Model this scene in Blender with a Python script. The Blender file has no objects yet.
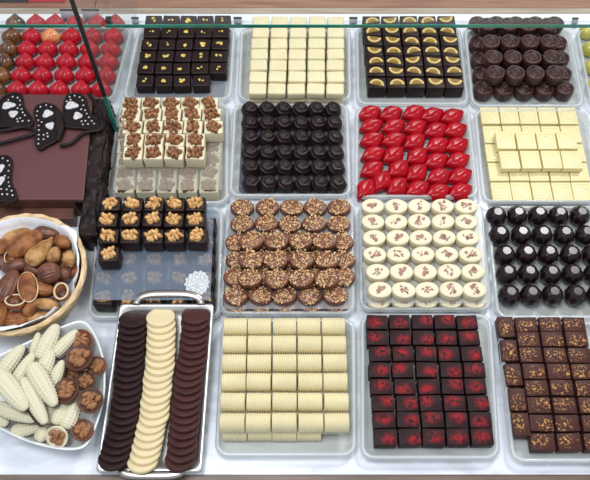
import bpy, bmesh, math, random
from mathutils import Vector, Matrix, noise
random.seed(7)
SC = bpy.context.scene
COL = SC.collection
R = math.radians
# ------------------------------------------------------------------ camera
F = 750.0; TH = R(61.1); DIST = F/800.0
CAM = Vector((0, -DIST*math.cos(TH), DIST*math.sin(TH)))
FWD = Vector((0, math.cos(TH), -math.sin(TH))); UP = Vector((0, math.sin(TH), math.cos(TH))); RT = Vector((1, 0, 0))
cam = bpy.data.cameras.new('camera'); co = bpy.data.objects.new('camera', cam); COL.objects.link(co)
co.location = CAM; co.rotation_euler = (math.pi/2-TH, 0, 0)
cam.sensor_fit = 'HORIZONTAL'; cam.sensor_width = 36; cam.lens = 36*F/590; cam.clip_start = .01
SC.camera = co
def P(px, py, z=0.0):
    d = FWD*F + RT*(px-295) + UP*(240-py)
    t = (z-CAM.z)/d.z
    return CAM + d*t
def ppm(px, py, z=0.0): return F/((P(px, py, z)-CAM).dot(FWD))
def mw(w, px, py, z=0.0): return w/ppm(px, py, z)
def md(h, px, py, z=0.0): return (P(px, py-h/2, z)-P(px, py+h/2, z)).length

# ------------------------------------------------------------------ materials
def new_mat(name):
    m = bpy.data.materials.new(name); m.use_nodes = True
    nt = m.node_tree; b = nt.nodes['Principled BSDF']; return m, nt, b
def mat(name, col, rough=.5, metal=0, spec=.5, var=0, vscale=40, bump=0, bscale=200, col2=None, coat=0, sss=0):
    m, nt, b = new_mat(name)
    b.inputs['Base Color'].default_value = (*col, 1); b.inputs['Roughness'].default_value = rough
    b.inputs['Metallic'].default_value = metal; b.inputs['Specular IOR Level'].default_value = spec
    b.inputs['Coat Weight'].default_value = coat; b.inputs['Coat Roughness'].default_value = .12
    if sss:
        b.inputs['Subsurface Weight'].default_value = sss; b.inputs['Subsurface Radius'].default_value = (1, .8, .5); b.inputs['Subsurface Scale'].default_value = .003
    tc = nt.nodes.new('ShaderNodeTexCoord')
    if var or col2:
        n = nt.nodes.new('ShaderNodeTexNoise'); n.inputs['Scale'].default_value = vscale; n.inputs['Detail'].default_value = 4
        oi = nt.nodes.new('ShaderNodeObjectInfo'); ad = nt.nodes.new('ShaderNodeVectorMath'); ad.operation = 'ADD'
        nt.links.new(tc.outputs['Object'], ad.inputs[0]); nt.links.new(oi.outputs['Random'], ad.inputs[1])
        nt.links.new(ad.outputs[0], n.inputs['Vector'])
        r = nt.nodes.new('ShaderNodeValToRGB'); r.color_ramp.elements[0].position = .35; r.color_ramp.elements[1].position = .65
        c2 = col2 if col2 else tuple(min(1, c*(1+var)) for c in col)
        c1 = col if col2 else tuple(c*(1-var) for c in col)
        r.color_ramp.elements[0].color = (*c1, 1); r.color_ramp.elements[1].color = (*c2, 1)
        nt.links.new(n.outputs['Fac'], r.inputs[0]); nt.links.new(r.outputs[0], b.inputs['Base Color'])
    if bump:
        n = nt.nodes.new('ShaderNodeTexNoise'); n.inputs['Scale'].default_value = bscale; n.inputs['Detail'].default_value = 3
        bp = nt.nodes.new('ShaderNodeBump'); bp.inputs['Strength'].default_value = bump; bp.inputs['Distance'].default_value = .001
        nt.links.new(tc.outputs['Object'], n.inputs['Vector'])
        nt.links.new(n.outputs['Fac'], bp.inputs['Height']); nt.links.new(bp.outputs[0], b.inputs['Normal'])
    return m
def clear(name, tint, opac, base, rough=.12, var=0, vscale=60):
    """thin clear or frosted plastic / glass: part passes straight through, part is a glossy milky skin"""
    m, nt, b = new_mat(name)
    b.inputs['Base Color'].default_value = (*base, 1); b.inputs['Roughness'].default_value = rough
    t = nt.nodes.new('ShaderNodeBsdfTransparent'); t.inputs[0].default_value = (*tint, 1)
    mx = nt.nodes.new('ShaderNodeMixShader'); out = nt.nodes['Material Output']
    mx.inputs[0].default_value = opac
    if var:
        tc = nt.nodes.new('ShaderNodeTexCoord'); n = nt.nodes.new('ShaderNodeTexNoise'); n.inputs['Scale'].default_value = vscale
        mr = nt.nodes.new('ShaderNodeMapRange'); mr.inputs[1].default_value = .35; mr.inputs[2].default_value = .7
        mr.inputs[3].default_value = opac-var; mr.inputs[4].default_value = opac+var
        nt.links.new(tc.outputs['Object'], n.inputs['Vector']); nt.links.new(n.outputs['Fac'], mr.inputs[0]); nt.links.new(mr.outputs[0], mx.inputs[0])
    nt.links.new(t.outputs[0], mx.inputs[1]); nt.links.new(b.outputs[0], mx.inputs[2]); nt.links.new(mx.outputs[0], out.inputs[0])
    return m
def dusted(name, base, spot, rad=.42, soft=.2, nscale=260, amount=1.0, rough=.35, cover=.5):
    """chocolate with a dusting of its own shape on the top face"""
    m, nt, b = new_mat(name); N = nt.nodes; L = nt.links
    b.inputs['Roughness'].default_value = rough; b.inputs['Specular IOR Level'].default_value = .16
    tc = N.new('ShaderNodeTexCoord'); oi = N.new('ShaderNodeObjectInfo')
    sub = N.new('ShaderNodeVectorMath'); sub.operation = 'SUBTRACT'; sub.inputs[1].default_value = (.5, .5, 1)
    L.new(tc.outputs['Generated'], sub.inputs[0])
    # each piece has its spot a little elsewhere
    wn = N.new('ShaderNodeTexWhiteNoise'); wn.noise_dimensions = '1D'; L.new(oi.outputs['Random'], wn.inputs['W'])
    s2 = N.new('ShaderNodeVectorMath'); s2.operation = 'SUBTRACT'; s2.inputs[1].default_value = (.5, .5, .5); L.new(wn.outputs['Color'], s2.inputs[0])
    s3 = N.new('ShaderNodeVectorMath'); s3.operation = 'MULTIPLY'; s3.inputs[1].default_value = (.45, .35, 0); L.new(s2.outputs[0], s3.inputs[0])
    a2 = N.new('ShaderNodeVectorMath'); a2.operation = 'ADD'; L.new(sub.outputs[0], a2.inputs[0]); L.new(s3.outputs[0], a2.inputs[1])
    ln = N.new('ShaderNodeVectorMath'); ln.operation = 'LENGTH'; L.new(a2.outputs[0], ln.inputs[0])
    mr = N.new('ShaderNodeMapRange'); mr.inputs[1].default_value = rad; mr.inputs[2].default_value = rad-soft; mr.inputs[3].default_value = 0; mr.inputs[4].default_value = 1
    L.new(ln.outputs['Value'], mr.inputs[0])
    a3 = N.new('ShaderNodeVectorMath'); a3.operation = 'ADD'; L.new(tc.outputs['Object'], a3.inputs[0]); L.new(oi.outputs['Random'], a3.inputs[1])
    n = N.new('ShaderNodeTexNoise'); n.inputs['Scale'].default_value = nscale; n.inputs['Detail'].default_value = 3; L.new(a3.outputs[0], n.inputs['Vector'])
    mr2 = N.new('ShaderNodeMapRange'); mr2.inputs[1].default_value = cover-.06; mr2.inputs[2].default_value = cover+.08; L.new(n.outputs['Fac'], mr2.inputs[0])
    mu = N.new('ShaderNodeMath'); mu.operation = 'MULTIPLY'; L.new(mr.outputs[0], mu.inputs[0]); L.new(mr2.outputs[0], mu.inputs[1])
    mu2 = N.new('ShaderNodeMath'); mu2.operation = 'MULTIPLY'; mu2.inputs[1].default_value = amount; L.new(mu.outputs[0], mu2.inputs[0])
    mx = N.new('ShaderNodeMix'); mx.data_type = 'RGBA'; mx.inputs[6].default_value = (*base, 1); mx.inputs[7].default_value = (*spot, 1)
    L.new(mu2.outputs[0], mx.inputs[0]); L.new(mx.outputs[2], b.inputs['Base Color'])
    return m

M = {}
M['dark'] = mat('dark_chocolate', (.019, .008, .008), .42, spec=.22, var=.25, vscale=90, bump=.15, bscale=500)
M['dark_gloss'] = mat('dark_gloss_chocolate', (.012, .005, .007), .24, spec=.42)
M['dark_rose'] = mat('dark_rose_chocolate', (.016, .0075, .0085), .38, spec=.30)
M['brown'] = mat('brown_chocolate', (.052, .020, .017), .36, spec=.42, var=.2)
M['milk'] = mat('milk_chocolate', (.15, .052, .027), .38, spec=.4, var=.2)
M['milk_ganache'] = mat('milk_chocolate_coating', (.10, .040, .026), .42, spec=.35, var=.2)
M['coin_dark'] = mat('matte_dark_chocolate', (.025, .010, .011), .45, spec=.25, var=.2)
M['coin_brown'] = mat('matte_brown_chocolate', (.058, .020, .018), .45, spec=.25, var=.2)
M['cream'] = mat('cream_chocolate', (.77, .69, .44), .42, spec=.35, sss=.1, var=.04)
M['ivory'] = mat('ivory_chocolate', (.77, .70, .50), .45, spec=.35, sss=.1, var=.03)
M['butter'] = mat('butter_white_chocolate', (.78, .69, .38), .38, spec=.35, sss=.1, var=.03)
M['coin_white'] = mat('matte_white_chocolate', (.74, .62, .38), .45, spec=.35, sss=.1, var=.03)
M['walnut'] = mat('walnut_kernel', (.16, .05, .016), .5, var=0, col2=(.50, .25, .11), vscale=260, bump=.3, bscale=400)
M['walnut_red'] = mat('roasted_walnut_kernel', (.085, .024, .008), .5, col2=(.42, .19, .075), vscale=300, bump=.3, bscale=400)
M['walnut_gold'] = mat('golden_walnut_kernel', (.42, .19, .05), .5, col2=(.85, .56, .25), vscale=260, bump=.3, bscale=400)
M['gold'] = mat('gold_leaf', (.90, .62, .14), .35, metal=.2, var=.25, vscale=300)
M['slice'] = mat('candied_slice_flesh', (.27, .16, .03), .3, var=.2, vscale=300)
M['rind'] = mat('candied_slice_rind', (.64, .47, .17), .4)
M['red'] = mat('red_glossy_chocolate', (.46, .008, .022), .28, spec=.38, var=.15, vscale=60)
M['lip'] = mat('crimson_glossy_chocolate', (.38, .002, .010), .25, spec=.25, var=.12, vscale=60)
M['gold_brown'] = mat('brown_gold_glazed_chocolate', (.020, .009, .007), .25, col2=(.24, .085, .02), vscale=60, coat=.3)
M['pinkgold'] = mat('red_gold_glazed_chocolate', (.65, .03, .03), .25, col2=(.75, .35, .13), vscale=60, coat=.3)
M['green'] = mat('yellow_green_glazed_chocolate', (.42, .40, .06), .3, col2=(.55, .50, .12), vscale=70, coat=.3)
M['chip'] = mat('toasted_nut_chip', (.80, .55, .27), .35, col2=(.34, .14, .045), vscale=420)
M['chip_pink'] = mat('pinkish_brown_flake', (.24, .10, .07), .6, col2=(.50, .30, .24), vscale=200)
M['white_icing'] = mat('white_icing', (.62, .60, .62), .5, var=.25, vscale=350, bump=.4, bscale=400)
M['spot_dark'] = mat('very_dark_chocolate', (.011, .006, .0065), .35, spec=.25)
M['bark'] = mat('rough_dark_chocolate', (.014, .0065, .006), .5, spec=.25, var=.4, vscale=60, bump=1.0, bscale=90)
M['slab'] = mat('smooth_plum_brown_chocolate', (.125, .050, .052), .34, spec=.3)
M['plank'] = mat('brown_chocolate_board', (.12, .045, .03), .45, var=.35, vscale=35)
M['red_dusted'] = dusted('red_dusted_chocolate', (.022, .0075, .009), (.52, .010, .022), rad=.47, soft=.40, nscale=260, cover=.45, amount=.6, rough=.5)
M['amber_dusted'] = dusted('amber_sprinkled_chocolate', (.062, .022, .018), (.60, .30, .10), rad=.52, soft=.26, nscale=380, cover=.575, rough=.45)
M['tray'] = clear('clear_tray_plastic', (.955, .955, .935), .17, (.66, .67, .63), .12)
M['tray_rim'] = clear('clear_tray_rim_plastic', (.88, .90, .91), .42, (.80, .83, .84), .1)
M['film_blue'] = clear('frosted_blue_film', (.85, .92, 1), .50, (.24, .30, .39), .22)
M['film_clear'] = clear('frosted_clear_film', (.95, .96, .94), .36, (.55, .53, .46), .2)
M['film_white'] = clear('frosted_white_film', (.95, .96, .97), .45, (.60, .62, .64), .2)
M['insert'] = mat('grey_card', (.22, .23, .26), .5)
M['insert_blue'] = mat('slate_card', (.10, .10, .14), .45)
M['glass'] = clear('shelf_glass', (.985, .99, .987), .035, (.5, .55, .55), .03)
M['pane'] = clear('pane_glass', (.95, .965, .96), .09, (.50, .42, .42), .04)  # reddish haze of reflections on the pane, put into its base colour
M['glass_edge'] = mat('green_glass_edge', (.010, .15, .10), .15, spec=.8, col2=(.02, .26, .18), vscale=14)
M['steel'] = mat('polished_steel', (.42, .38, .36), .3, metal=1)
M['silver'] = mat('silver_tray_metal', (.66, .67, .66), .36, metal=.8)
M['bowl'] = mat('white_porcelain', (.80, .84, .83), .12, spec=.6)
M['paper'] = mat('white_tissue_paper', (.80, .81, .85), .7, bump=.4, bscale=60)
M['wicker'] = mat('pale_wicker', (.62, .42, .22), .55, col2=(.80, .62, .38), vscale=90)
M['cob'] = mat('white_chocolate_kernels', (.68, .64, .47), .42, spec=.25)
M['nut1'] = mat('caramel_brown_shell', (.15, .045, .015), .5, spec=.3, col2=(.36, .14, .045), vscale=90, bump=.3)
M['nut2'] = mat('reddish_brown_shell', (.085, .024, .014), .42, col2=(.21, .072, .038), vscale=90, bump=.3)
M['nut3'] = mat('tan_shell', (.25, .105, .03), .5, spec=.3, col2=(.52, .30, .12), vscale=90, bump=.3)
M['nut4'] = mat('pale_shell_rim', (.72, .56, .36), .5)
M['doily'] = clear('mottled_white_patch', (1, 1, 1), .6, (.80, .83, .86), .6, var=.35, vscale=420)
M['ticket'] = mat('grey_ticket_card', (.45, .46, .50), .4)
M['black'] = mat('plain_black', (.015, .015, .017), .4)
M['redplastic'] = mat('red_plastic', (.75, .03, .035), .4)

# ------------------------------------------------------------------ mesh helpers
def finish(bm, name='m', mats=(), smooth=True):
    bmesh.ops.recalc_face_normals(bm, faces=bm.faces[:])
    me = bpy.data.meshes.new(name); bm.to_mesh(me); bm.free()
    for p in me.polygons: p.use_smooth = smooth
    for m in (mats if isinstance(mats, (list, tuple)) else [mats]): me.materials.append(m)
    return me
def sharp(me, ang=35):
    me.set_sharp_from_angle(angle=R(ang)); return me
def block(w, d, h, bev=.0015, seg=2, name='block', m=None, taper=0, bm=None, loc=(0, 0, 0), fin=True):
    own = bm is None
    b2 = bmesh.new()
    bmesh.ops.create_cube(b2, size=1)
    for v in b2.verts:
        k = 1-taper*(v.co.z+.5)
        v.co = Vector((v.co.x*w*k, v.co.y*d*k, (v.co.z+.5)*h))
    if bev: bmesh.ops.bevel(b2, geom=b2.edges[:], offset=bev, segments=seg, affect='EDGES', profile=.6)
    for v in b2.verts: v.co += Vector(loc)
    if own: return sharp(finish(b2, name, m), 50)
    me = bpy.data.meshes.new('t'); b2.to_mesh(me); b2.free(); bm.from_mesh(me); bpy.data.meshes.remove(me)
def surf(bm, nu, nv, f, wrap=True, cap0=True, cap1=True, mi=0):
    rows = []
    for j in range(nv+1):
        rows.append([bm.verts.new(f(i/nu, j/nv)) for i in range(nu if wrap else nu+1)])
    n = nu
    for j in range(nv):
        for i in range(n):
            k = (i+1) % nu if wrap else i+1
            fc = bm.faces.new((rows[j][i], rows[j][k], rows[j+1][k], rows[j+1][i])); fc.material_index = mi
    if wrap and cap0: fc = bm.faces.new(rows[0][::-1]); fc.material_index = mi
    if wrap and cap1: fc = bm.faces.new(rows[-1]); fc.material_index = mi
    return rows
def lathe(prof, n=28, sx=1, sy=1, disp=None, bm=None, off=(0, 0, 0)):
    own = bm is None
    if own: bm = bmesh.new()
    def f(u, v):
        a = u*2*math.pi; r, z = prof[round(v*(len(prof)-1))]
        if disp: r, z = disp(a, r, z)
        return Vector((math.cos(a)*r*sx+off[0], math.sin(a)*r*sy+off[1], z+off[2]))
    surf(bm, n, len(prof)-1, f)
    return bm
def tube(bm, pts, r, n=8, closed=False, flat=1.0):
    pts = [Vector(p) for p in pts]; N = len(pts); rings = []
    for i, p in enumerate(pts):
        a = pts[(i-1) % N] if (closed or i > 0) else p; b = pts[(i+1) % N] if (closed or i < N-1) else p
        t = (b-a).normalized(); ref = Vector((0, 0, 1)) if abs(t.z) < .9 else Vector((1, 0, 0))
        s = t.cross(ref).normalized(); u = s.cross(t).normalized()
        rr = r[i] if isinstance(r, (list, tuple)) else r
        rings.append([bm.verts.new(p+s*math.cos(2*math.pi*k/n)*rr+u*math.sin(2*math.pi*k/n)*rr*flat) for k in range(n)])
    for i in range(N if closed else N-1):
        A, B = rings[i], rings[(i+1) % N]
        for k in range(n): bm.faces.new((A[k], A[(k+1) % n], B[(k+1) % n], B[k]))
    if not closed: bm.faces.new(rings[0][::-1]); bm.faces.new(rings[-1])
def prism(bm, outline, z0, z1):
    a = [bm.verts.new((p[0], p[1], z0)) for p in outline]; b = [bm.verts.new((p[0], p[1], z1)) for p in outline]
    bm.faces.new(a[::-1]); bm.faces.new(b); n = len(a)
    for i in range(n): bm.faces.new((a[i], a[(i+1) % n], b[(i+1) % n], b[i]))

def obj(name, me, parent=None, loc=(0, 0, 0), rot=(0, 0, 0), label=None):
    o = bpy.data.objects.new(name, me); COL.objects.link(o); o.location = loc; o.rotation_euler = rot
    if parent: o.parent = parent
    if label: o['label'] = label
    return o
def tag(o, label, cat, group=None):
    o['label'] = label; o['category'] = cat
    if group: o['group'] = group
    return o
def struct(o): o['kind'] = 'structure'; return o
def dup(root):
    r = root.copy(); COL.objects.link(r)
    for ch in list(root.children):
        c = ch.copy(); COL.objects.link(c); c.parent = r
        for g in list(ch.children):
            d = g.copy(); COL.objects.link(d); d.parent = c
    return r
class Kind:
    def __init__(s, root, variants=None): s.root = root; s.used = False; s.variants = variants or {}
    def new(s, loc, rot, label, cat, group):
        o = s.root if not s.used else dup(s.root); s.used = True
        o.location = loc; o.rotation_euler = rot
        for ch in o.children:
            nm = ch.name.split('.')[0]
            if nm in s.variants:
                ch.data = random.choice(s.variants[nm]); ch.rotation_euler.z = random.uniform(-3.14, 3.14) if nm != 'walnut_half' else random.choice((1.57, 1.57, 0, -1.57))+random.uniform(-.5, .5)
        return tag(o, label, cat, group)
ORD = ['', 'second', 'third', 'fourth', 'fifth', 'sixth', 'seventh', 'eighth', 'ninth', 'tenth', 'eleventh', 'twelfth', 'thirteenth', 'fourteenth', 'fifteenth', 'sixteenth', 'seventeenth', 'eighteenth', 'nineteenth', 'twentieth', 'twenty-first', 'twenty-second', 'twenty-third']
def colw(i, n):
    if n == 1: return 'alone'
    return 'leftmost' if i == 0 else 'rightmost' if i == n-1 else ORD[i]+' from left'
def roww(j, m):
    return 'back row' if j == 0 else 'front row' if j == m-1 else ORD[j]+' row from back'
def xs(a, b, n): return [a+(b-a)*i/(n-1) for i in range(n)]
def grid(kind, rows, z, zref, desc, group, cat='chocolate', jr=2.5, nrows=None, r0=0, keep=None, tilt=0, jp=.0004):
    m = nrows or len(rows)
    for j, (y, X) in enumerate(rows):
        for i, x in enumerate(X):
            if keep and not keep(j, i): continue
            p = P(x, y, zref)
            loc = (p.x+random.uniform(-jp, jp), p.y+random.uniform(-jp, jp), z)
            rot = (R(random.uniform(-tilt, tilt)), R(random.uniform(-tilt, tilt)), R(random.uniform(-jr, jr)))
            kind.new(loc, rot, '%s, %s, %s' % (desc, colw(i, len(X)), roww(j+r0, m)), cat, group)

# ------------------------------------------------------------------ setting
def quadbox(name, ys, z0, z1, m, x0=-.75, x1=.75, bev=.0, zref=0):
    a = P(295, ys[0], zref).y; b = P(295, ys[1], zref).y
    bm = bmesh.new(); prism(bm, [(x0, b), (x1, b), (x1, a), (x0, a)], z0, z1)
    return struct(obj(name, finish(bm, name, m, smooth=False)))
def marble():
    m, nt, b = new_mat('white_marble'); N = nt.nodes; L = nt.links
    tc = N.new('ShaderNodeTexCoord'); n = N.new('ShaderNodeTexNoise'); n.inputs['Scale'].default_value = 9; n.inputs['Detail'].default_value = 8; n.inputs['Distortion'].default_value = 1.2
    mp = N.new('ShaderNodeMapping'); mp.inputs['Scale'].default_value = (1, 3.2, 1); mp.inputs['Rotation'].default_value = (0, 0, .2)
    L.new(tc.outputs['Object'], mp.inputs[0]); L.new(mp.outputs[0], n.inputs['Vector'])
    r = N.new('ShaderNodeValToRGB'); e = r.color_ramp.elements; e[0].position = .38; e[0].color = (.60, .64, .70, 1); e[1].position = .55; e[1].color = (.76, .80, .88, 1)
    L.new(n.outputs['Fac'], r.inputs[0]); L.new(r.outputs[0], b.inputs['Base Color']); b.inputs['Roughness'].default_value = .25
    return m
def woodm(name, c1, c2, sc=(3, 40, 3), rough=.4):
    m, nt, b = new_mat(name); N = nt.nodes; L = nt.links
    tc = N.new('ShaderNodeTexCoord'); mp = N.new('ShaderNodeMapping'); mp.inputs['Scale'].default_value = sc
    n = N.new('ShaderNodeTexNoise'); n.inputs['Scale'].default_value = 3; n.inputs['Detail'].default_value = 6
    L.new(tc.outputs['Object'], mp.inputs[0]); L.new(mp.outputs[0], n.inputs['Vector'])
    r = N.new('ShaderNodeValToRGB'); e = r.color_ramp.elements; e[0].position = .35; e[0].color = (*c1, 1); e[1].position = .65; e[1].color = (*c2, 1)
    L.new(n.outputs['Fac'], r.inputs[0]); L.new(r.outputs[0], b.inputs['Base Color']); b.inputs['Roughness'].default_value = rough
    return m
M['marble'] = marble()
M['wood'] = woodm('reddish_wood', (.22, .085, .045), (.36, .17, .10))
M['tanwood'] = woodm('tan_wood', (.32, .25, .18), (.45, .38, .31), sc=(4, 60, 3))
M['fascia'] = woodm('brown_fascia_wood', (.10, .065, .05), (.19, .13, .10))
M['white_lam'] = mat('white_laminate', (.84, .87, .90), .3)
quadbox('floor', (700, -600), -.95, -.90, mat('grey_floor', (.25, .22, .20), .6), -2, 2)
quadbox('trim_1', (474.5, 21.5), -.03, 0, M['marble'])
quadbox('trim_2', (482, 474.6), -.06, -.001, M['fascia'])
quadbox('trim_3', (21.4, 14.2), -.03, .0005, M['white_lam'])
quadbox('trim_4', (14.1, 8.5), -.03, .001, M['tanwood'])
yb = P(295, 8.4, 0).y
for i, (xa, xb) in enumerate([(-.75, P(95.5, 3).x), (P(96.5, 3).x, .75)]):
    bm = bmesh.new(); prism(bm, [(xa, yb), (xb, yb), (xb, yb+.25), (xa, yb+.25)], -.03, .0015)
    struct(obj('trim_%d' % (5+i), finish(bm, 'back_board', M['wood'], smooth=False)))

# ------------------------------------------------------------------ trays
RIMZ = .013
TRAYS = {}
def rounded(Q, inset, rad, z, n=5):
    """Q: four world corners TL TR BR BL; returns the loop of a rounded quad inset by metres"""
    TL, TR, BR, BL = [Vector((q.x, q.y, 0)) for q in Q]
    w = ((TR-TL).length+(BR-BL).length)/2; h = ((TL-BL).length+(TR-BR).length)/2
    out = []
    for (cx, cy, a0) in ((w-inset-rad, h-inset-rad, 0), (inset+rad, h-inset-rad, 90), (inset+rad, inset+rad, 180), (w-inset-rad, inset+rad, 270)):
        for k in range(n+1):
            a = R(a0+90*k/n); u = (cx+rad*math.cos(a))/w; v = (cy+rad*math.sin(a))/h
            p = BL*(1-u)*(1-v)+BR*u*(1-v)+TL*(1-u)*v+TR*u*v
            out.append(Vector((p.x, p.y, z)))
    return out
def tray(key, px, label, insert=None, rimz=RIMZ, ins_z=.0028):
    Q = [P(x, y, rimz) for x, y in px]; ctr = sum(Q, Vector())/4; ctr.z = 0
    Q = [q-ctr for q in Q]; TRAYS[key] = (Q, ctr)
    root = bpy.data.objects.new('chocolate_tray', None); COL.objects.link(root); root.location = ctr
    tag(root, label, 'tray', 'clear plastic chocolate trays')
    bm = bmesh.new()
    loops = [rounded(Q, i, r, z) for i, r, z in ((.0052, .010, rimz-.0006), (.0062, .009, rimz-.003), (.0085, .008, .004), (.0105, .007, .0016))]
    V = [[bm.verts.new(p) for p in l] for l in loops]; n = len(V[0])
    for a, b in zip(V, V[1:]):
        for i in range(n): bm.faces.new((a[i], a[(i+1) % n], b[(i+1) % n], b[i]))
    bm.faces.new(V[-1])
    o = obj('basin', finish(bm, 'basin', M['tray']), root)
    s = o.modifiers.new('s', 'SOLIDIFY'); s.thickness = .0010; s.offset = 1 if False else 0
    bm = bmesh.new()
    tube(bm, rounded(Q, .0030, .012, rimz-.0006), .0022, 6, True, .55)
    tube(bm, rounded(Q, .0008, .0135, rimz-.003), .0009, 6, True, 2.0)
    obj('rim', finish(bm, 'rim', M['tray_rim']), root)
    if insert:
        bm = bmesh.new(); prism(bm, rounded(Q, .0125, .006, 0), ins_z-.0004, ins_z)
        obj('base_card', finish(bm, 'card', insert, smooth=False), root)
    return root
tray('A', [(-30, 26), (134, 26), (114, 101), (-55, 101)], 'clear tray of red heart chocolates in the far left corner')
tray('B', [(138, 26), (236, 26), (232, 100), (121, 100)], 'clear tray with grey base under dark cubes with gold flecks', M['insert'])
tray('C', [(240, 26), (351, 26), (352, 101), (237, 101)], 'clear tray holding plain cream blocks by the back edge')
tray('D', [(355, 26), (461, 26), (470, 105), (356, 105)], 'clear tray of dark squares topped with candied half slices')
tray('E', [(463, 28), (571, 28), (586, 107), (471, 107)], 'clear tray of round swirl-topped brown chocolates near the back')
tray('F', [(575, 28), (680, 28), (700, 107), (590, 107)], 'clear tray of yellow-green chocolates cut off at far right')
tray('H', [(119, 102), (229, 102), (229, 204), (102, 204)], 'clear tray of white walnut squares over a frosted sheet')
tray('I', [(233, 102.5), (349, 102.5), (352, 197), (228, 197)], 'clear tray with slate base under dark rose chocolates', M['insert_blue'])
tray('J', [(355, 106.5), (470, 106.5), (480, 198), (354, 198)], 'clear tray of red lip chocolates in the middle')
tray('K', [(473, 108.5), (588, 108.5), (605, 203), (482, 203)], 'clear tray of square white tablets at the right')
tray('N', [(98, 206), (224, 206), (221, 319), (86, 319)], 'clear tray of dark walnut cubes over blue frosted sheet')
tray('O', [(227, 200), (354, 200), (356, 315), (218, 315)], 'clear tray of round chocolates covered in nut chips')
tray('P', [(358, 202), (483, 202), (493, 311), (359, 311)], 'clear tray of white oval chocolates with pinkish flakes')
tray('Q', [(485, 205), (606, 205), (628, 319), (496, 319)], 'clear tray of faceted dark chocolate balls at the right')
tray('T', [(221, 318), (356, 318), (357, 457), (214, 457)], 'clear tray of ribbed cream logs at the front')
tray('V', [(360, 313), (492, 313), (501, 460), (360, 460)], 'clear tray of red-dusted dark squares at the front')
tray('W', [(497, 320.5), (628, 320.5), (648, 463), (511, 463)], 'clear tray of amber-sprinkled brown blocks, front right corner')
FZ = .0034        # where things stand in a tray

def film(name_key, px, z, m, label, waver=.0006, cat='sheet', lip=.004):
    Q = [P(x, y, z) for x, y in px]; ctr = sum(Q, Vector())/4
    TL, TR, BR, BL = Q
    bm = bmesh.new()
    def f(u, v):
        p = BL*(1-u)*(1-v)+BR*u*(1-v)+TL*(1-u)*v+TR*u*v
        return p-ctr+Vector((0, 0, waver*noise.noise(p*25)))
    surf(bm, 20, 20, f, wrap=False)
    o = obj('plastic_sheet', finish(bm, 'sheet', m)); o.location = ctr
    return tag(o, label, cat, 'sheets between the layers of chocolates')

# ------------------------------------------------------------------ toppings
def walnut_mesh(rx, ry, rz, m, seed, n=36):
    """half kernel: two rows of curled lobes either side of a crease"""
    rnd = random.Random(seed*31+5); bm = bmesh.new()
    L = []
    for sx in (-1, 1):
        for y in (-.62, -.2, .22, .62):
            L.append((sx*(.42-.12*abs(y))+rnd.uniform(-.08, .08), y+rnd.uniform(-.1, .1), rnd.uniform(.34, .46), rnd.uniform(.20, .28), rnd.uniform(-.9, .9), rnd.uniform(.45, .75)))
    L.append((0, rnd.uniform(-.1, .1), .14, .55, 0, .42))
    for k in range(2): L.append((rnd.choice((-1, 1))*rnd.uniform(.5, .75), rnd.uniform(-.4, .4), .2, .3, rnd.uniform(-1, 1), .4))
    for (x, y, a, b, th, h) in L:
        b2 = bmesh.new(); bmesh.ops.create_icosphere(b2, subdivisions=2, radius=1)
        for v in b2.verts:
            q = v.co*(1+.22*noise.noise(v.co*2.2+Vector((seed+x*9, y*7, 0))))
            v.co = Vector((q.x*a*1.15, q.y*b*1.15, q.z*h))
        b2.transform(Matrix.Translation((x, y, h*.45)) @ Matrix.Rotation(th, 4, 'Z'))
        b2.transform(Matrix.Diagonal((rx, ry, rz, 1)))
        for v in b2.verts: v.co.z = max(v.co.z, 0)
        me = bpy.data.meshes.new('t'); b2.to_mesh(me); b2.free(); bm.from_mesh(me); bpy.data.meshes.remove(me)
    return finish(bm, 'walnut_half', m)
def chips(rx, ry, n, s, m, z=0, dens=1.0, seed=0, cluster=0):
    rnd = random.Random(seed); bm = bmesh.new()
    for _ in range(n):
        while 1:
            x, y = rnd.uniform(-1, 1), rnd.uniform(-1, 1)
            if x*x+y*y < 1: break
        if cluster: x *= abs(rnd.gauss(.5, .35)); y *= abs(rnd.gauss(.5, .35))
        k = s*rnd.uniform(.6, 1.3); a = rnd.uniform(0, 6.28)
        b2 = bmesh.new(); bmesh.ops.create_icosphere(b2, subdivisions=1, radius=1) if False else bmesh.ops.create_cube(b2, size=1)
        mt = Matrix.Translation((x*rx, y*ry, z+k*.18)) @ Matrix.Rotation(a, 4, 'Z') @ Matrix.Rotation(rnd.uniform(-.4, .4), 4, 'X') @ Matrix.Diagonal((k, k*rnd.uniform(.45, .9), k*.5, 1))
        b2.transform(mt); me = bpy.data.meshes.new('t'); b2.to_mesh(me); b2.free(); bm.from_mesh(me); bpy.data.meshes.remove(me)
    return finish(bm, 'chips', m, smooth=False)
def curls(n, s, spread, m, seed):
    """irregular thin crumpled flakes"""
    rnd = random.Random(seed); bm = bmesh.new()
    for _ in range(n):
        cx, cy = rnd.uniform(-1, 1)*spread, rnd.uniform(-1, 1)*spread*.7; a0 = rnd.uniform(0, 6.28); k = s*rnd.uniform(.6, 1.3)
        pts = []
        for i in range(7):
            a = a0+i*2*math.pi/7; r = k*rnd.uniform(.35, 1)
            pts.append((cx+r*math.cos(a), cy+r*math.sin(a)*.8))
        z = rnd.uniform(0, .0006); prism(bm, pts, 0, .0005+z)
    return finish(bm, 'flake', m, smooth=False)
def group_root(name): o = bpy.data.objects.new(name, None); COL.objects.link(o); return o

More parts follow.
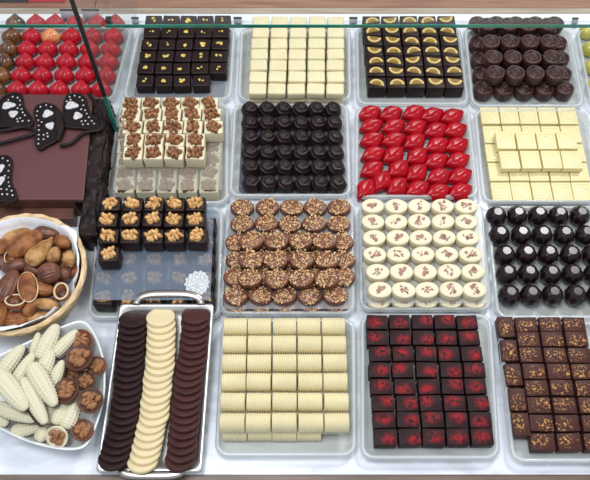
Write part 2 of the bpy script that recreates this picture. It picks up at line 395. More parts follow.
# ------------------------------------------------------------------ B dark cubes with gold
def cubeB():
    r = group_root('gold_flecked_chocolate')
    h = .0165; w = mw(16.6, 180, 55, h); d = md(10.4, 180, 55, h)
    obj('cube', block(w, d, h, .0022, 3, 'cube', M['dark']), r)
    obj('gold_leaf', curls(3, .003, .0035, M['gold'], 1), r, (0, 0, h))
    return Kind(r, {'gold_leaf': [curls(random.choice([2, 3, 4, 5]), .0032, .0040, M['gold'], s) for s in range(9)]}), h
kB, hB = cubeB()
zB = FZ
grid(kB, [(20, [153.5, 170.8, 188, 205, 222.4]), (32, [151.5, 168.7, 186, 203.3, 221]), (44, [149.5, 167, 184.5, 202, 220]),
          (55.8, [147.5, 165, 183, 200.5, 218.5]), (68, [145.6, 163.5, 181.5, 199.5, 218]), (80.5, [144.8, 163.5, 182, 200.8])],
     zB, zB+hB, 'dark cube with gold leaf', 'gold-flecked dark cubes')
# ------------------------------------------------------------------ C cream blocks
h = .013; r = block(mw(17.4, 296, 60, .03), md(10.4, 296, 60, .03), h, .0032, 3, 'cream_block', M['cream'])
kC = Kind(obj('cream_chocolate_block', r))
zC1 = FZ; zC2 = FZ+h+.001
rowsC = []
for j, y in enumerate([20.5, 31.7, 42.6, 53.4, 64.4, 75.8, 88]):
    t = j/6; rowsC.append((y, xs(261-3.6*t, 336-.6*t, 5)))
grid(kC, rowsC, zC2, zC2+h, 'plain cream block, upper layer', 'cream blocks of the upper layer', jr=3)
low = []
for j, y in enumerate([27.5, 38.5, 49.5, 60.5, 71.5, 83, 94.5]):
    t = j/6; low.append((y, xs(260.5-2.8*t, 336-.2*t, 5)))
grid(kC, low, zC1, zC1+h, 'plain cream block, lower layer', 'cream blocks of the lower layer')
# ------------------------------------------------------------------ D dark squares with candied slices
def sliceM(seed):
    rnd = random.Random(seed); bm = bmesh.new(); rr = mw(7.0, 410, 55, .02)
    n = 14
    def half(r0, z0, z1, mi):
        pts = [(r0*math.cos(math.pi*i/n), r0*.95*math.sin(math.pi*i/n)-rr*.42) for i in range(n+1)]
        k = len(bm.faces); prism(bm, pts, z0, z1); bm.faces.ensure_lookup_table()
        for f in bm.faces[k:]: f.material_index = mi
    half(rr, 0, .0016, 1); half(rr*.66, .0016, .0021, 0)
    return finish(bm, 'slice', [M['slice'], M['rind']], smooth=False)
r = group_root('slice_topped_chocolate'); hD = .021
obj('square_base', block(mw(17.6, 410, 55, hD), md(9.6, 410, 55, hD), hD, .0012, 2, 'base', M['dark']), r)
obj('candied_slice', sliceM(0), r, (0, 0, hD))
kD = Kind(r)
rowsD = []
for j, y in enumerate([20.5, 30.6, 40.5, 50.7, 60.6, 71, 82.3]):
    t = j/6; rowsD.append((y, xs(371.4+5.6*t, 446.5+8.2*t, 5)))
grid(kD, rowsD, FZ, FZ+hD, 'dark square with candied half slice', 'dark squares with candied slices', jr=1.2)
rs = random.Random(3)
for o in COL.objects:
    if o.name.startswith('candied_slice'): o.rotation_euler = (0, 0, R(rs.choice([0, 8, -10, 15, -15, 0, 170, 190]))); o.location.x = rs.uniform(-.001, .001); o.location.y = rs.uniform(-.0008, .0008)
# ------------------------------------------------------------------ E swirl discs
def swirl_profile(Rr, h):
    pr = [(Rr*.80, 0), (Rr*.96, h*.12), (Rr, h*.4), (Rr, h*.80), (Rr*.96, h*.94), (Rr*.89, h*.995), (Rr*.77, h), (Rr*.71, h*.92), (Rr*.60, h*.82), (Rr*.50, h*.84), (Rr*.44, h*.97), (Rr*.35, h*.99), (Rr*.28, h*.90), (Rr*.18, h*.84), (Rr*.08, h*1.04), (Rr*.01, h*1.06)]
    return pr
hE = .0165; RE = mw(9.3, 520, 60, .02)
kE = Kind(obj('swirl_topped_chocolate', finish(lathe(swirl_profile(RE, hE), 30, disp=lambda a, r, z: (r, z+(.00045*math.sin(6*a+r*900) if .25*RE < r < .8*RE and z > .8*hE else 0))), 'swirl', M['brown'])))
zE2 = FZ+hE*1.04+.001
lowE = []
for j, y in enumerate([22, 41, 56.5, 72, 87]):
    t = j/4; lowE.append((y, xs(478+6*t, 556+9.5*t, 5)))
grid(kE, lowE, FZ, FZ+hE, 'swirl-topped brown disc, lower layer', 'swirl discs of the lower layer')
grid(kE, [(23.5, xs(489, 549, 4)), (40.5, [491.6, 510.5, 530.6, 550]), (56, [493.5, 513, 533, 552.3]), (71.6, [495.8, 515.8, 535.7, 556])],
     zE2, zE2+hE, 'swirl-topped brown disc, upper layer', 'swirl discs of the upper layer', tilt=2)
# ------------------------------------------------------------------ F green
def dome(Rr, h, n=24, disp=None):
    pr = [(Rr*.9, 0), (Rr, h*.18)]+[(Rr*math.cos(a), h*.25+h*.75*math.sin(a)) for a in [R(x) for x in (5, 15, 28, 42, 56, 70, 82, 89)]]
    return lathe(pr, n, disp=disp)
kF = Kind(obj('yellow_green_chocolate', finish(dome(.0115, .016), 'green', M['green'])))
for j, (x, y) in enumerate([(588, 29), (591, 46), (593, 64), (596, 83)]):
    p = P(x, y, .015); kF.new((p.x, p.y, FZ), (0, 0, 0), 'yellow-green glazed chocolate at right edge, %s' % ['back one', 'second from back', 'third from back', 'front one'][j], 'chocolate', 'yellow-green glazed chocolates')
# ------------------------------------------------------------------ A hearts
def heart(Rr, h, m):
    bm = bmesh.new()
    def out(a):   # outline radius; point at +y
        c = math.cos(a-math.pi/2)
        x = math.sin(a)*(1-.10*math.cos(a)); y = -math.cos(a)      # a = pi is the point
        y = y*.80+.32*max(0, y)**4-.10
        x *= 1-.42*max(0, -math.cos(a))**2
        y += .14*math.exp(-(x/.16)**2)*(1 if math.cos(a) > .3 else 0)
        return Vector((x, y, 0))
    def f(u, v):
        a = u*2*math.pi; o = out(a)
        if v < .2: k = .92+.4*v; z = h*v*1.3
        else:
            t = (v-.2)/.8; k = math.cos(t*math.pi/2*.995); z = h*(.26+.74*math.sin(t*math.pi/2))
        q = o*k*Rr; q.y += -Rr*.04*(1-k)
        if v > .2: z += .0011*(math.exp(-((q.x)/(Rr*.14))**2) if q.y > 0 else -1.3*math.exp(-((q.x)/(Rr*.12))**2)*min(1, -q.y/(Rr*.3)))
        q.z = z; return q
    surf(bm, 40, 12, f)
    return finish(bm, 'heart', m)
hA = .017; RA = mw(10.4, 60, 60, .015)
kR = Kind(obj('red_heart_chocolate', heart(RA, hA, M['red'])))
kG = Kind(obj('brown_gold_heart_chocolate', heart(RA, hA, M['gold_brown'])))
kP = Kind(obj('red_gold_heart_chocolate', heart(RA, hA, M['pinkgold'])))
RA_rows = [(22, [15, 36, 55, 76, 97, 115]), (35.5, [11, 31.5, 50.5, 71, 92, 113]), (48, [8, 27, 47.5, 68.5, 89.5, 110.5]),
           (61, [4, 25, 45, 66, 87, 108]), (74.5, [1, 21, 42, 64, 85, 106]), (88.5, [-4, 17, 38, 59, 81, 101])]
for j, (y, X) in enumerate(RA_rows):
    for i, x in enumerate(X):
        p = P(x, y, FZ+.008); k, d = (kG, 'brown and gold heart') if i == 0 else (kR, 'glossy red heart')
        if (j, i) == (1, 2): k, d = kP, 'red heart with a golden blush'
        k.new((p.x, p.y, FZ), (0, 0, R(random.uniform(-6, 6))), '%s, %s, %s' % (d, colw(i, 6), roww(j, 6)), 'chocolate', 'heart chocolates')
# ------------------------------------------------------------------ H white squares with walnuts
hH = .019
r = group_root('walnut_topped_white_chocolate')
obj('square_base', block(mw(18.2, 172, 130, .04), md(12.2, 172, 130, .04), hH, .0013, 2, 'base', M['ivory']), r)
wv = [walnut_mesh(mw(7.6, 172, 130, .04), mw(8.0, 172, 130, .04), .0075, M['walnut_red'], s) for s in range(6)]
obj('walnut_half', wv[0], r, (0, 0, hH-.0006))
kH = Kind(r, {'walnut_half': wv})
zH2 = FZ+hH+.0078
rowsH = [(103.5, [131.2, 150.6, 171, 190, 209]), (114.2, [130.6, 151.5, 171.5, 191.5, 211.5]), (127, [132.5, 152.8, 173, 193, 213.5]), (140, [133.5, 154, 175, 195.5]), (153, [132.7, 153, 174, 195])]
grid(kH, rowsH, zH2, zH2+hH, 'walnut-topped white square, upper layer', 'white walnut squares of the upper layer', jr=3)
lowH = [(120.5, xs(127.8, 212.5, 5)), (134, xs(127.2, 211.6, 5)), (147, xs(126.6, 211.2, 5)), (160, xs(126, 210.5, 5)), (173, xs(125.4, 209.6, 5)), (186, xs(124.6, 208.8, 5))]
grid(kH, lowH, FZ, FZ+hH, 'white walnut square under sheet', 'white walnut squares under the frosted sheet')
film('H', [(124, 101), (224, 101), (222, 190), (113, 190)], zH2-.0008, M['film_clear'], 'frosted clear sheet under the upper layer of white walnut squares', .0001)
# ------------------------------------------------------------------ I roses
def rose(Rr, h, m):
    bm = bmesh.new()
    def f(u, v):
        a = u*2*math.pi
        if v < .3: rr = Rr*(.86+.14*(v/.3)); z = h*.42*v/.3; w = .03*math.sin(5*a)*Rr*(v/.3)
        else:
            t = (v-.3)/.7; rr = Rr*math.cos(t*1.56)**.8; z = h*(.42+.58*math.sin(t*1.56)**1.2); w = .03*math.sin(5*a)*Rr
            ph = a+t*9.5; z += .0009*math.sin(2*ph)*math.sin(t*math.pi)**.5; rr += .0005*math.cos(2*ph)*(1-t)
        rr += w
        return Vector((rr*math.cos(a), rr*math.sin(a), z))
    surf(bm, 40, 22, f)
    return finish(bm, 'rose', m)
hI = .021
kI = Kind(obj('rose_chocolate', rose(mw(8.9, 290, 145, .02), hI, M['dark_rose'])))
rowsI = [(107.5, xs(250, 333, 6)), (121.5, xs(250, 334, 6)), (136, xs(250, 334.6, 6)), (151, xs(250, 335.2, 6)), (166, xs(250, 336, 6)), (181.5, xs(250.6, 337.5, 6))]
grid(kI, rowsI, FZ, FZ+hI*.75, 'dark rose-shaped chocolate', 'dark rose chocolates', jr=180)
# ------------------------------------------------------------------ J lips
def lips(L, W, h, m):
    bm = bmesh.new()
    def up(x): return W*.52*(1-abs(x)**1.25)*(1-.20*math.exp(-(x/.16)**2))
    def lo(x): return -W*.50*(1-abs(x)**1.5)
    def f(u, v):   # u along, v around the cross-section
        x = (u*2-1)*.995; a = v*2*math.pi
        c, s = math.cos(a), math.sin(a)
        y = up(x)*c if c > 0 else -lo(x)*c
        e = (1-x*x)**.45
        z = h*.30+(h*.70*s*e if s > 0 else h*.30*s)
        if s > 0:
            z -= h*.26*math.exp(-((c-.10*math.sin(x*4))/.14)**2)*e
        return Vector((x*L/2, y, max(z, 0)))
    rows = []
    nu, nv = 24, 28
    for i in range(nu+1): rows.append([bm.verts.new(f(i/nu, j/nv)) for j in range(nv)])
    for i in range(nu):
        for j in range(nv): bm.faces.new((rows[i][j], rows[i][(j+1) % nv], rows[i+1][(j+1) % nv], rows[i+1][j]))
    bm.faces.new(rows[0][::-1]); bm.faces.new(rows[-1])
    return finish(bm, 'lips', m)
kJ = Kind(obj('lip_chocolate', lips(mw(28.5, 410, 150, .01), md(18.5, 410, 150, .01), .015, M['lip'])))
LJ = [[(103, 97), (192, 99), (287, 95), (363, 105), (447, 110)], [(110, 150), (203, 152), (293, 155), (378, 168), (460, 167)],
      [(112, 207), (203, 208), (290, 215), (385, 230), (467, 230)], [(118, 268), (202, 270), (300, 275), (380, 296), (470, 293)],
      [(112, 330), (222, 328), (298, 345), (392, 360), (480, 358)], [(86, 412), (153, 378), (217, 402), (303, 412), (388, 425), (480, 424)]]
AJ = {(5, 0): 52, (5, 1): 62, (5, 2): 42, (4, 1): 42, (4, 2): 40, (3, 1): 35, (3, 2): 35, (5, 3): 32, (2, 2): 32, (4, 0): 32}
for j, row in enumerate(LJ):
    for i, (x, y) in enumerate(row):
        p = P(345+x/4.17, 90+y/4.17, FZ+.007)
        kJ.new((p.x, p.y, FZ+.0), (0, 0, R(AJ.get((j, i), 24)+random.uniform(-3, 3))), 'glossy red lip-shaped chocolate, %s, %s' % (colw(i, len(row)), roww(j, 6)), 'chocolate', 'red lip chocolates')
# ------------------------------------------------------------------ K tablets
def tablet(w, d, h, m):
    bm = bmesh.new()
    block(w, d, h, .001, 2, bm=bm)
    fr = [(-w*.36, -d*.36), (w*.36, -d*.36), (w*.36, d*.36), (-w*.36, d*.36)]
    tube(bm, [(x, y, h) for x, y in fr], .0005, 6, True)
    tube(bm, [(w*.24*math.cos(a), d*.24*math.sin(a), h) for a in [i*math.pi/10 for i in range(20)]], .0006, 6, True)
    tube(bm, [(w*.02+w*.10*math.cos(a)*(a/5), d*.10*math.sin(a)*(a/5), h) for a in [.5+i*.4 for i in range(12)]], .0005, 6)
    return sharp(finish(bm, 'tablet', m), 50)
hK = .0095
kK = Kind(obj('white_chocolate_tablet', tablet(mw(18.7, 535, 150, .01), md(16.9, 535, 150, .01), hK, M['butter'])))
rowsK = []
for j, y in enumerate([115.5, 134, 152.6, 171.6, 191.3]):
    t = j/4; rowsK.append((y, xs(490+11.2*t, 567.6+15*t, 5)))
grid(kK, rowsK, FZ, FZ+hK, 'square white tablet, lower layer', 'white tablets of the lower layer', jr=.8)
zK = FZ+hK+.0012
grid(kK, [(140, [505.7, 526.2, 546.8, 567]), (159.4, [509.8, 530.8, 551.4, 572])], zK, zK+hK, 'square white tablet, upper layer', 'white tablets of the upper layer', jr=.8)
# ------------------------------------------------------------------ N dark cubes with walnuts
hN = .021
r = group_root('walnut_topped_dark_chocolate')
obj('cube', block(mw(19.6, 155, 225, .04), md(14.2, 155, 225, .04), hN, .0028, 3, 'cube', M['dark']), r)
wn = [walnut_mesh(mw(7.2, 155, 225, .04), mw(7.8, 155, 225, .04), .0078, M['walnut_gold'], 10+s) for s in range(6)]
obj('walnut_half', wn[0], r, (0, 0, hN-.0006))
kN = Kind(r, {'walnut_half': wn})
zN2 = FZ+hN+.0092
rowsN = [(203.8, [110.4, 132.5, 153.8, 175, 195.5]), (219.3, [107.5, 130.4, 152.4, 173.6, 195.2]), (235.8, [108.4, 130.2, 153.0, 174.6, 197.4]), (254.5, [108.4])]
grid(kN, rowsN[:3], zN2, zN2+hN, 'walnut-topped dark cube, upper layer', 'dark walnut cubes of the upper layer', jr=3, nrows=4)
p = P(108.4, 254.2, zN2+hN); kN.new((p.x, p.y, zN2), (0, 0, .03), 'walnut-topped dark cube standing alone in front of the rest', 'chocolate', 'dark walnut cubes of the upper layer')
lowN = [(y, xs(107.5-4*t, 205.5-2*t, 5)) for y, t in ((224, 0), (242, .25), (260, .5), (278.5, .75), (297.5, 1))]
grid(kN, lowN, FZ, FZ+hN, 'dark walnut cube under blue sheet', 'dark walnut cubes under the frosted sheet', keep=lambda j, i: True)
film('N', [(101, 204), (214, 204), (210.5, 300), (93, 300)], zN2-.0008, M['film_blue'], 'bluish frosted sheet under the upper layer of dark walnut cubes', .0001)
# thin mottled white patch with scalloped outline, lying on the blue sheet
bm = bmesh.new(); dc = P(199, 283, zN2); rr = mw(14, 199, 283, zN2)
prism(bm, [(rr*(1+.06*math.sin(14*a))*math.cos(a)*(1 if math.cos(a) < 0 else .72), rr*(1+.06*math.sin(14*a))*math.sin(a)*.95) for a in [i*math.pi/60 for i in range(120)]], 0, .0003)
o = obj('white_blotch', finish(bm, 'doily', M['doily'], smooth=False)); o.location = (dc.x, dc.y, zN2-.0004)
tag(o, 'white lacy scrap lying on the blue sheet behind the silver tray handle', 'doily')  # the mottled white patch on the blue sheet
# ------------------------------------------------------------------ O nut chip discs
RO = mw(12.3, 290, 255, .02); RO2 = md(16.2, 290, 255, .02)/2; hO = .0095
def discO():
    r = group_root('nut_chip_chocolate')
    pr = [(RO*.92, 0), (RO, hO*.25), (RO, hO*.75), (RO*.96, hO*.95), (RO*.9, hO), (RO*.5, hO), (RO*.02, hO)]
    obj('chocolate_disc', sharp(finish(lathe(pr, 30, 1, RO2/RO), 'disc', M['milk']), 50), r)
    vs = [chips(RO*.93, RO2*.93, 105, .0017, M['chip'], 0, seed=s) for s in range(5)]
    obj('nut_chips', vs[0], r, (0, 0, hO-.0001))
    return Kind(r, {'nut_chips': vs})
kO = discO()
zO1 = FZ; zO2 = zO1+hO+.0024; zO3 = zO2+hO+.0024
botO = [(303.5, xs(240, 335, 5))]
grid(kO, [(y, xs(239-3*i/5, 336, 5)) for i, y in enumerate([212, 230, 248, 266, 285, 303.5])], zO1, zO1+hO, 'nut-chip disc under sheet', 'nut-chip discs of the bottom layer', keep=lambda j, i: j > 3, jr=6)
rowsO = [(206.5, [241.8, 267.3, 291.4, 315, 339.5]), (223, [241.6, 266, 289.8, 314, 338.2]), (241, [237.5, 262, 287, 311, 342]), (259, [238, 263, 288, 313, 343.5]), (276.5, [235.5, 262, 287, 311, 343]), (294.5, [235.5, 260, 284.4, 309.6, 335.8])]
grid(kO, rowsO, zO2, zO2+hO, 'nut-chip disc, middle layer', 'nut-chip discs of the middle layer', jr=6, tilt=2)
grid(kO, [(239.8, [251.2, 276.2, 300.6, 325]), (259.2, [251, 276, 301.8, 327.6]), (277.6, [249.8, 276.6, 301.8, 326.8])], zO3, zO3+hO, 'nut-chip disc, top layer', 'nut-chip discs of the top layer', jr=6, tilt=2)
film('O', [(229, 203), (352, 203), (352, 309), (224, 309)], zO2-.0008, M['film_white'], 'frosted sheet under the nut-chip discs', .0001)
# ------------------------------------------------------------------ P white ovals
RP = mw(11.5, 425, 250, .02); RP2 = md(15.0, 425, 250, .02)/2; hP = .0125
r = group_root('flaked_oval_chocolate')
pr = [(RP*.95, 0), (RP, hP*.1), (RP, hP*.88), (RP*.97, hP*.97), (RP*.93, hP), (RP*.5, hP), (RP*.02, hP)]
obj('oval_disc', sharp(finish(lathe(pr, 34, 1, RP2/RP), 'disc', M['ivory']), 50), r)
vP = [curls(random.choice([8, 14, 18, 20]), .0020, .0055, M['chip_pink'], 50+s) for s in range(9)]
obj('flakes', vP[0], r, (0, 0, hP))
kPp = Kind(r, {'flakes': vP})
zP2 = FZ+hP+.0022
rowsP = [(205.5, xs(373, 466.3, 5)), (221, xs(373, 466.6, 5)), (237, xs(374.2, 468.2, 5)), (253.8, xs(374.6, 471.2, 5)), (271.3, xs(377.5, 473.2, 5)), (289.3, xs(379.8, 475.2, 5))]
grid(kPp, rowsP, zP2, zP2+hP, 'white oval with pinkish flakes, upper layer', 'white ovals of the upper layer', jr=5)
lowP = [(y+5.5, [x-1.2 for x in X]) for y, X in rowsP]
lowP = [(y+10.5, [x-.5 for x in X]) for y, X in rowsP]
grid(kPp, lowP, FZ, FZ+hP, 'white flaked oval, lower layer', 'white ovals of the lower layer')
film('P', [(361, 204), (480, 204), (488, 303), (364, 303)], zP2-.0006, M['film_white'], 'frosted sheet between the two layers of white ovals', .0001)
# ------------------------------------------------------------------ Q faceted balls
def gem(Rr, m, n=8):
    bm = bmesh.new(); rings = []
    els = [-58, -32, -4, 22, 46, 67]
    for k, e in enumerate(els):
        rr = Rr*math.cos(R(e)); z = Rr*math.sin(R(e))
        rings.append([bm.verts.new((rr*math.cos(2*math.pi*(i+.5*(k % 2))/n), rr*math.sin(2*math.pi*(i+.5*(k % 2))/n), z+Rr*.85)) for i in range(n)])
    for k in range(len(rings)-1):
        A, B = rings[k], rings[k+1]
        for i in range(n):
            if k % 2 == 0:
                bm.faces.new((A[i], A[(i+1) % n], B[i])); bm.faces.new((A[(i+1) % n], B[(i+1) % n], B[i]))
            else:
                bm.faces.new((A[i], B[(i+1) % n], B[i])); bm.faces.new((A[i], A[(i+1) % n], B[(i+1) % n]))
    bm.faces.new(rings[0][::-1]); bm.faces.new(rings[-1])
    return finish(bm, 'ball', m, smooth=False)
RQ = mw(10.9, 545, 255, .013)
kQ = Kind(obj('faceted_chocolate_ball', gem(RQ, M['dark_gloss'])))
rowsQ = [(216.2, [496, 516.6, 537.4, 558.4, 579.4]), (235.5, [499.4, 520.6, 542, 563.4, 585]), (255, [504.4, 526, 547.8, 570, 592]), (274.4, [506.4, 528, 550, 571.8, 594]), (295.4, [508.8, 530.6, 552.4, 574.6, 597])]
grid(kQ, rowsQ, FZ, FZ+RQ*.85, 'faceted dark chocolate ball', 'faceted dark chocolate balls', jr=180)
# ------------------------------------------------------------------ T ribbed logs
def log(L, W, h, m, ribs=10):
    bm = bmesh.new(); nu = ribs*6
    def f(u, v):
        x = (u-.5)*L; k = 1+.04*math.cos(u*ribs*2*math.pi)
        a = math.pi*v; e = min(1, min(u, 1-u)/.02+.93)
        return Vector((x, -math.cos(a)*W/2*k*e, (math.sin(a)**.75)*h*k*e))
    rows = surf(bm, nu, 16, f, wrap=False)
    bm.faces.new([r[0] for r in rows]); bm.faces.new([r[-1] for r in rows][::-1]); bm.faces.new(rows[0][::-1]+rows[-1])
    return finish(bm, 'log', m)
hT = .0145
me = log(mw(24.0, 285, 380, .03), md(17.5, 285, 380, .03), hT, M['cream']); sharp(me, 60)
kT = Kind(obj('ribbed_cream_log', me))
zT2 = FZ+hT*1.045+.0018
rowsT = []
for j, y in enumerate([323.3, 341.5, 360.3, 379.5, 399.3, 420]):
    t = j/5; rowsT.append((y, xs(235-3.0*t, 333.6+3.4*t, 5)))
grid(kT, rowsT, zT2, zT2+hT*.9, 'ribbed cream log, upper layer', 'ribbed cream logs of the upper layer', jr=.7)
film('T', [(226, 321), (343, 321), (345, 434), (223, 434)], zT2-.0006, M['film_clear'], 'frosted sheet under the ribbed cream logs', .0001)
lowT = [(y, xs(234.6, 333.5, 5)) for y in (350, 369, 388.5, 408, 428.5)]
grid(kT, lowT, FZ, FZ+hT, 'ribbed cream log, lower layer', 'ribbed cream logs of the lower layer', jr=.7, keep=lambda j, i: not (j == 4 and i == 4))
# ------------------------------------------------------------------ V red dusted
hV = .0155
kV = Kind(obj('red_dusted_chocolate', block(mw(21.4, 425, 380, .018), md(15.0, 425, 380, .018), hV, .0010, 2, 'square', M['red_dusted'])))
zV = FZ
rowsV = [(y, xs(a, b, 5)) for y, a, b in ((321.8, 377.3, 467.3), (337.4, 377.7, 469.2), (353.4, 380.6, 472), (369.8, 379.4, 475), (386.2, 381.8, 476), (402.8, 383.6, 478.3), (419.6, 384.3, 480.8), (436.6, 385.2, 482.4))]
grid(kV, rowsV, zV, zV+hV, 'dark square dusted red', 'red-dusted dark squares', jr=2)
# ------------------------------------------------------------------ W amber sprinkled
hW = .0155
meW = block(mw(22.3, 550, 380, .018), md(15.2, 550, 380, .018), hW, .0010, 2, 'block', M['amber_dusted'])
kW = Kind(obj('amber_sprinkled_chocolate', meW))
rowsW = [(y, [x0, x0+dx, x0+2*dx]) for y, x0, dx in ((324.3, 526.3, 24), (339, 528.6, 24.2), (354.8, 531, 24.6), (371, 534, 24.8), (387.6, 536.6, 25.4), (405, 539, 25.8), (423, 541.4, 26.2), (441.8, 543.6, 26.4))]
grid(kW, rowsW, FZ, FZ+hW, 'amber-sprinkled brown block', 'amber-sprinkled brown blocks', jr=1.5)
for j, (x, y) in enumerate([(506.4, 326.5), (509.6, 350), (513.6, 374.4), (517.8, 399), (521.4, 424.2)]):
    p = P(x, y, FZ+hW); kW.new((p.x, p.y, FZ), (0, 0, R(90+random.uniform(-2, 2))), 'amber-sprinkled block turned lengthwise in left column, %s' % ['back end', 'second from back', 'third from back', 'fourth from back', 'front end'][j], 'chocolate', 'amber-sprinkled blocks turned lengthwise')
# ------------------------------------------------------------------ S silver tray and coins
def poly_at(pts, y):
    for (y0, x0), (y1, x1) in zip(pts, pts[1:]):
        if y <= y1: return x0+(x1-x0)*(y-y0)/(y1-y0)
    return pts[-1][1]
RZR, RZF = .0285, .0125          # rim heights: the back of the tray lies on the rim of the plastic tray behind it
yR = P(169, 303, RZR).y; yF = P(150, 471, RZF).y; TILT = math.atan2(RZR-RZF, yR-yF)
def tray_z(y): return (y-yF)*math.tan(TILT)          # how much the tray is raised at y
def on_tray(px, py, up):
    """where the ray through a pixel meets the tilted tray, `up` above its underside at the front"""
    z = up
    for _ in range(12): z = up+tray_z(P(px, py, z).y)
    return P(px, py, z)
def silver_tray():
    rz = .0125
    Q = [P(120, 303, RZR), P(214, 303, RZR), P(202, 471, RZF), P(96, 471, RZF)]
    ctr = sum(Q, Vector())/4; cz = tray_z(ctr.y); ctr.z = cz
    Q = [Vector((q.x-ctr.x, (q.y-ctr.y)/math.cos(TILT), 0)) for q in Q]
    root = group_root('serving_tray'); root.location = ctr; root.rotation_euler = (TILT, 0, 0)
    tag(root, 'silver serving tray with loop handle holding three rows of round wafers', 'tray')
    bm = bmesh.new()
    loops = [rounded(Q, i, r, z, 6) for i, r, z in ((0, .004, rz-.0012), (.001, .004, rz), (.003, .008, rz), (.007, .012, .005), (.011, .012, .0016))]
    V = [[bm.verts.new(p) for p in l] for l in loops]; n = len(V[0])
    for a, b in zip(V, V[1:]):
        for i in range(n): bm.faces.new((a[i], a[(i+1) % n], b[(i+1) % n], b[i]))
    bm.faces.new(V[-1])
    o = obj('pan', finish(bm, 'pan', M['silver']), root); s = o.modifiers.new('s', 'SOLIDIFY'); s.thickness = .0010; s.offset = 0
    for sgn, (cx, cy, ww, hh) in ((1, (169, 303.5, 32, 10)), (-1, (152, 470.5, 30, 5.5))):
        c = on_tray(cx, cy, rz)-ctr; W = mw(ww, cx, cy, rz); H = md(hh, cx, cy, rz)
        pts = []
        for i in range(25):
            a = math.pi*i/24; e = .55
            pts.append((c.x+W*math.copysign(abs(math.cos(a))**e, math.cos(a)), c.y+sgn*(H*math.sin(a)**.8-.001), rz+.0015+(.004 if sgn > 0 else .001)*math.sin(a)))
        bm = bmesh.new(); tube(bm, pts, .0042, 8, False, .3)
        obj('handle', finish(bm, 'handle', M['steel']), root)
silver_tray()
Rc = mw(14.9, 155, 390, .02); tc_ = .0042
def coinmesh(m): return sharp(finish(lathe([(Rc*.98, 0), (Rc, tc_*.3), (Rc, tc_*.7), (Rc*.985, tc_*.92), (Rc*.95, tc_), (Rc*.5, tc_), (Rc*.01, tc_)], 40), 'wafer', m), 50)
cols_ = [('coin_dark', 'dark_chocolate_wafer', 'dark round wafer in left column', [(321.5, 133.7), (360, 130.6), (385, 128.5), (410, 126.5), (430, 123), (445, 119), (461, 114.7)]),
         ('coin_white', 'white_chocolate_wafer', 'white round wafer in middle column', [(320, 161.2), (355, 161.8), (385, 158.6), (400, 156.5), (418, 155), (430, 151), (445, 148), (463, 143.5)]),
         ('coin_brown', 'brown_chocolate_wafer', 'brown round wafer in right column', [(317.5, 196.6), (340, 194.6), (360, 192.4), (385, 188.6), (430, 184.8), (461.5, 181)])]
NC = 21
for mk, nm, desc, path in cols_:
    k = Kind(obj(nm, coinmesh(M[mk])))
    y0, y1 = path[0][0], path[-1][0]
    a = on_tray(155, y0, .0105); b = on_tray(155, y1, .008); pitch = (a.y-b.y)/math.cos(TILT)/(NC-1); tl = math.asin(min(.9, tc_*1.06/pitch))
    for i in range(NC):      # 0 = front end, lying lowest; each one behind leans on the one before it
        fr = i/(NC-1); yy = b.y+(a.y-b.y)*fr; py = y1+(y0-y1)*fr
        x = on_tray(poly_at(path, py), py, .010).x + random.uniform(-.0008, .0008)
        zc = .0030+Rc*math.sin(tl)+tray_z(yy)
        lab = 'front end' if i == 0 else 'back end' if i == NC-1 else ORD[i]+' from front'
        k.new((x, yy, zc), (-tl+TILT+R(random.uniform(-.4, .4)), R(random.uniform(-.8, .8)), 0), '%s, %s' % (desc, lab), 'chocolate wafer', desc.split(' in ')[0]+'s')

# ------------------------------------------------------------------ G butterfly box
def px_poly(pts, z): return [P(x, y, z) for x, y in pts]
zs = .042
root = group_root('chocolate_casket'); c0 = P(40, 150, 0); c0.z = 0; root.location = c0
tag(root, 'dark chocolate casket with smooth plum-brown lid and rough bark-like edge', 'chocolate casket')
def rel(pts, z): return [(q.x-c0.x, q.y-c0.y) for q in px_poly(pts, z)]
bm = bmesh.new(); prism(bm, rel([(-60, 94.5), (93.5, 94.5), (83.5, 199.5), (-75, 199.5)], zs), zs-.007, zs)
o = obj('lid', finish(bm, 'lid', M['slab'], smooth=False), root); bv = o.modifiers.new('b', 'BEVEL'); bv.width = .001; bv.segments = 2
bm = bmesh.new(); prism(bm, rel([(-60, 98), (90, 98), (75, 204), (-75, 204)], zs-.012), .0008, zs-.0072)
obj('body', finish(bm, 'body', M['plank'], smooth=False), root)
bm = bmesh.new(); prism(bm, rel([(-75, 205), (74, 205), (73, 219), (-77, 219)], .02), .0008, .02)
obj('front_board', finish(bm, 'front_board', M['plank'], smooth=False), root)
# bark edge: rough displaced bar along the right side
bm = bmesh.new()
a = P(100.5, 98, zs+.002)-c0; b = P(88.5, 236, zs-.002)-c0; wv_ = mw(9.6, 95, 150, zs)
def f(u, v):
    p = a.lerp(b, v); an = u*2*math.pi; e = .55; cx = math.copysign(abs(math.cos(an))**e, math.cos(an)); sz = math.copysign(abs(math.sin(an))**e, math.sin(an))
    hz = (zs+.003)/2
    q = Vector((p.x+cx*wv_, p.y, hz+sz*(hz-.002)))
    nn = noise.noise(Vector((q.x*210, q.y*60, q.z*210)))+.7*noise.noise(Vector((q.x*300, q.y*170, q.z*300)))
    return q+Vector((cx, 0, max(sz, 0)))*.0036*nn
surf(bm, 48, 90, f)
obj('bark_edge', finish(bm, 'bark', M['bark']), root)
bm = bmesh.new()
a2 = P(-60, 97.5, zs-.002)-c0; b2_ = P(98, 97.5, zs-.002)-c0
def f(u, v):
    p = a2.lerp(b2_, v); an = u*2*math.pi; q = Vector((p.x, p.y+.004*math.cos(an), zs/2-.002+(zs/2-.003)*math.copysign(abs(math.sin(an))**.5, math.sin(an))))
    return q+Vector((0, 1, 1))*.001*noise.noise(q*200)*(1 if math.sin(an) > -.5 else 0)
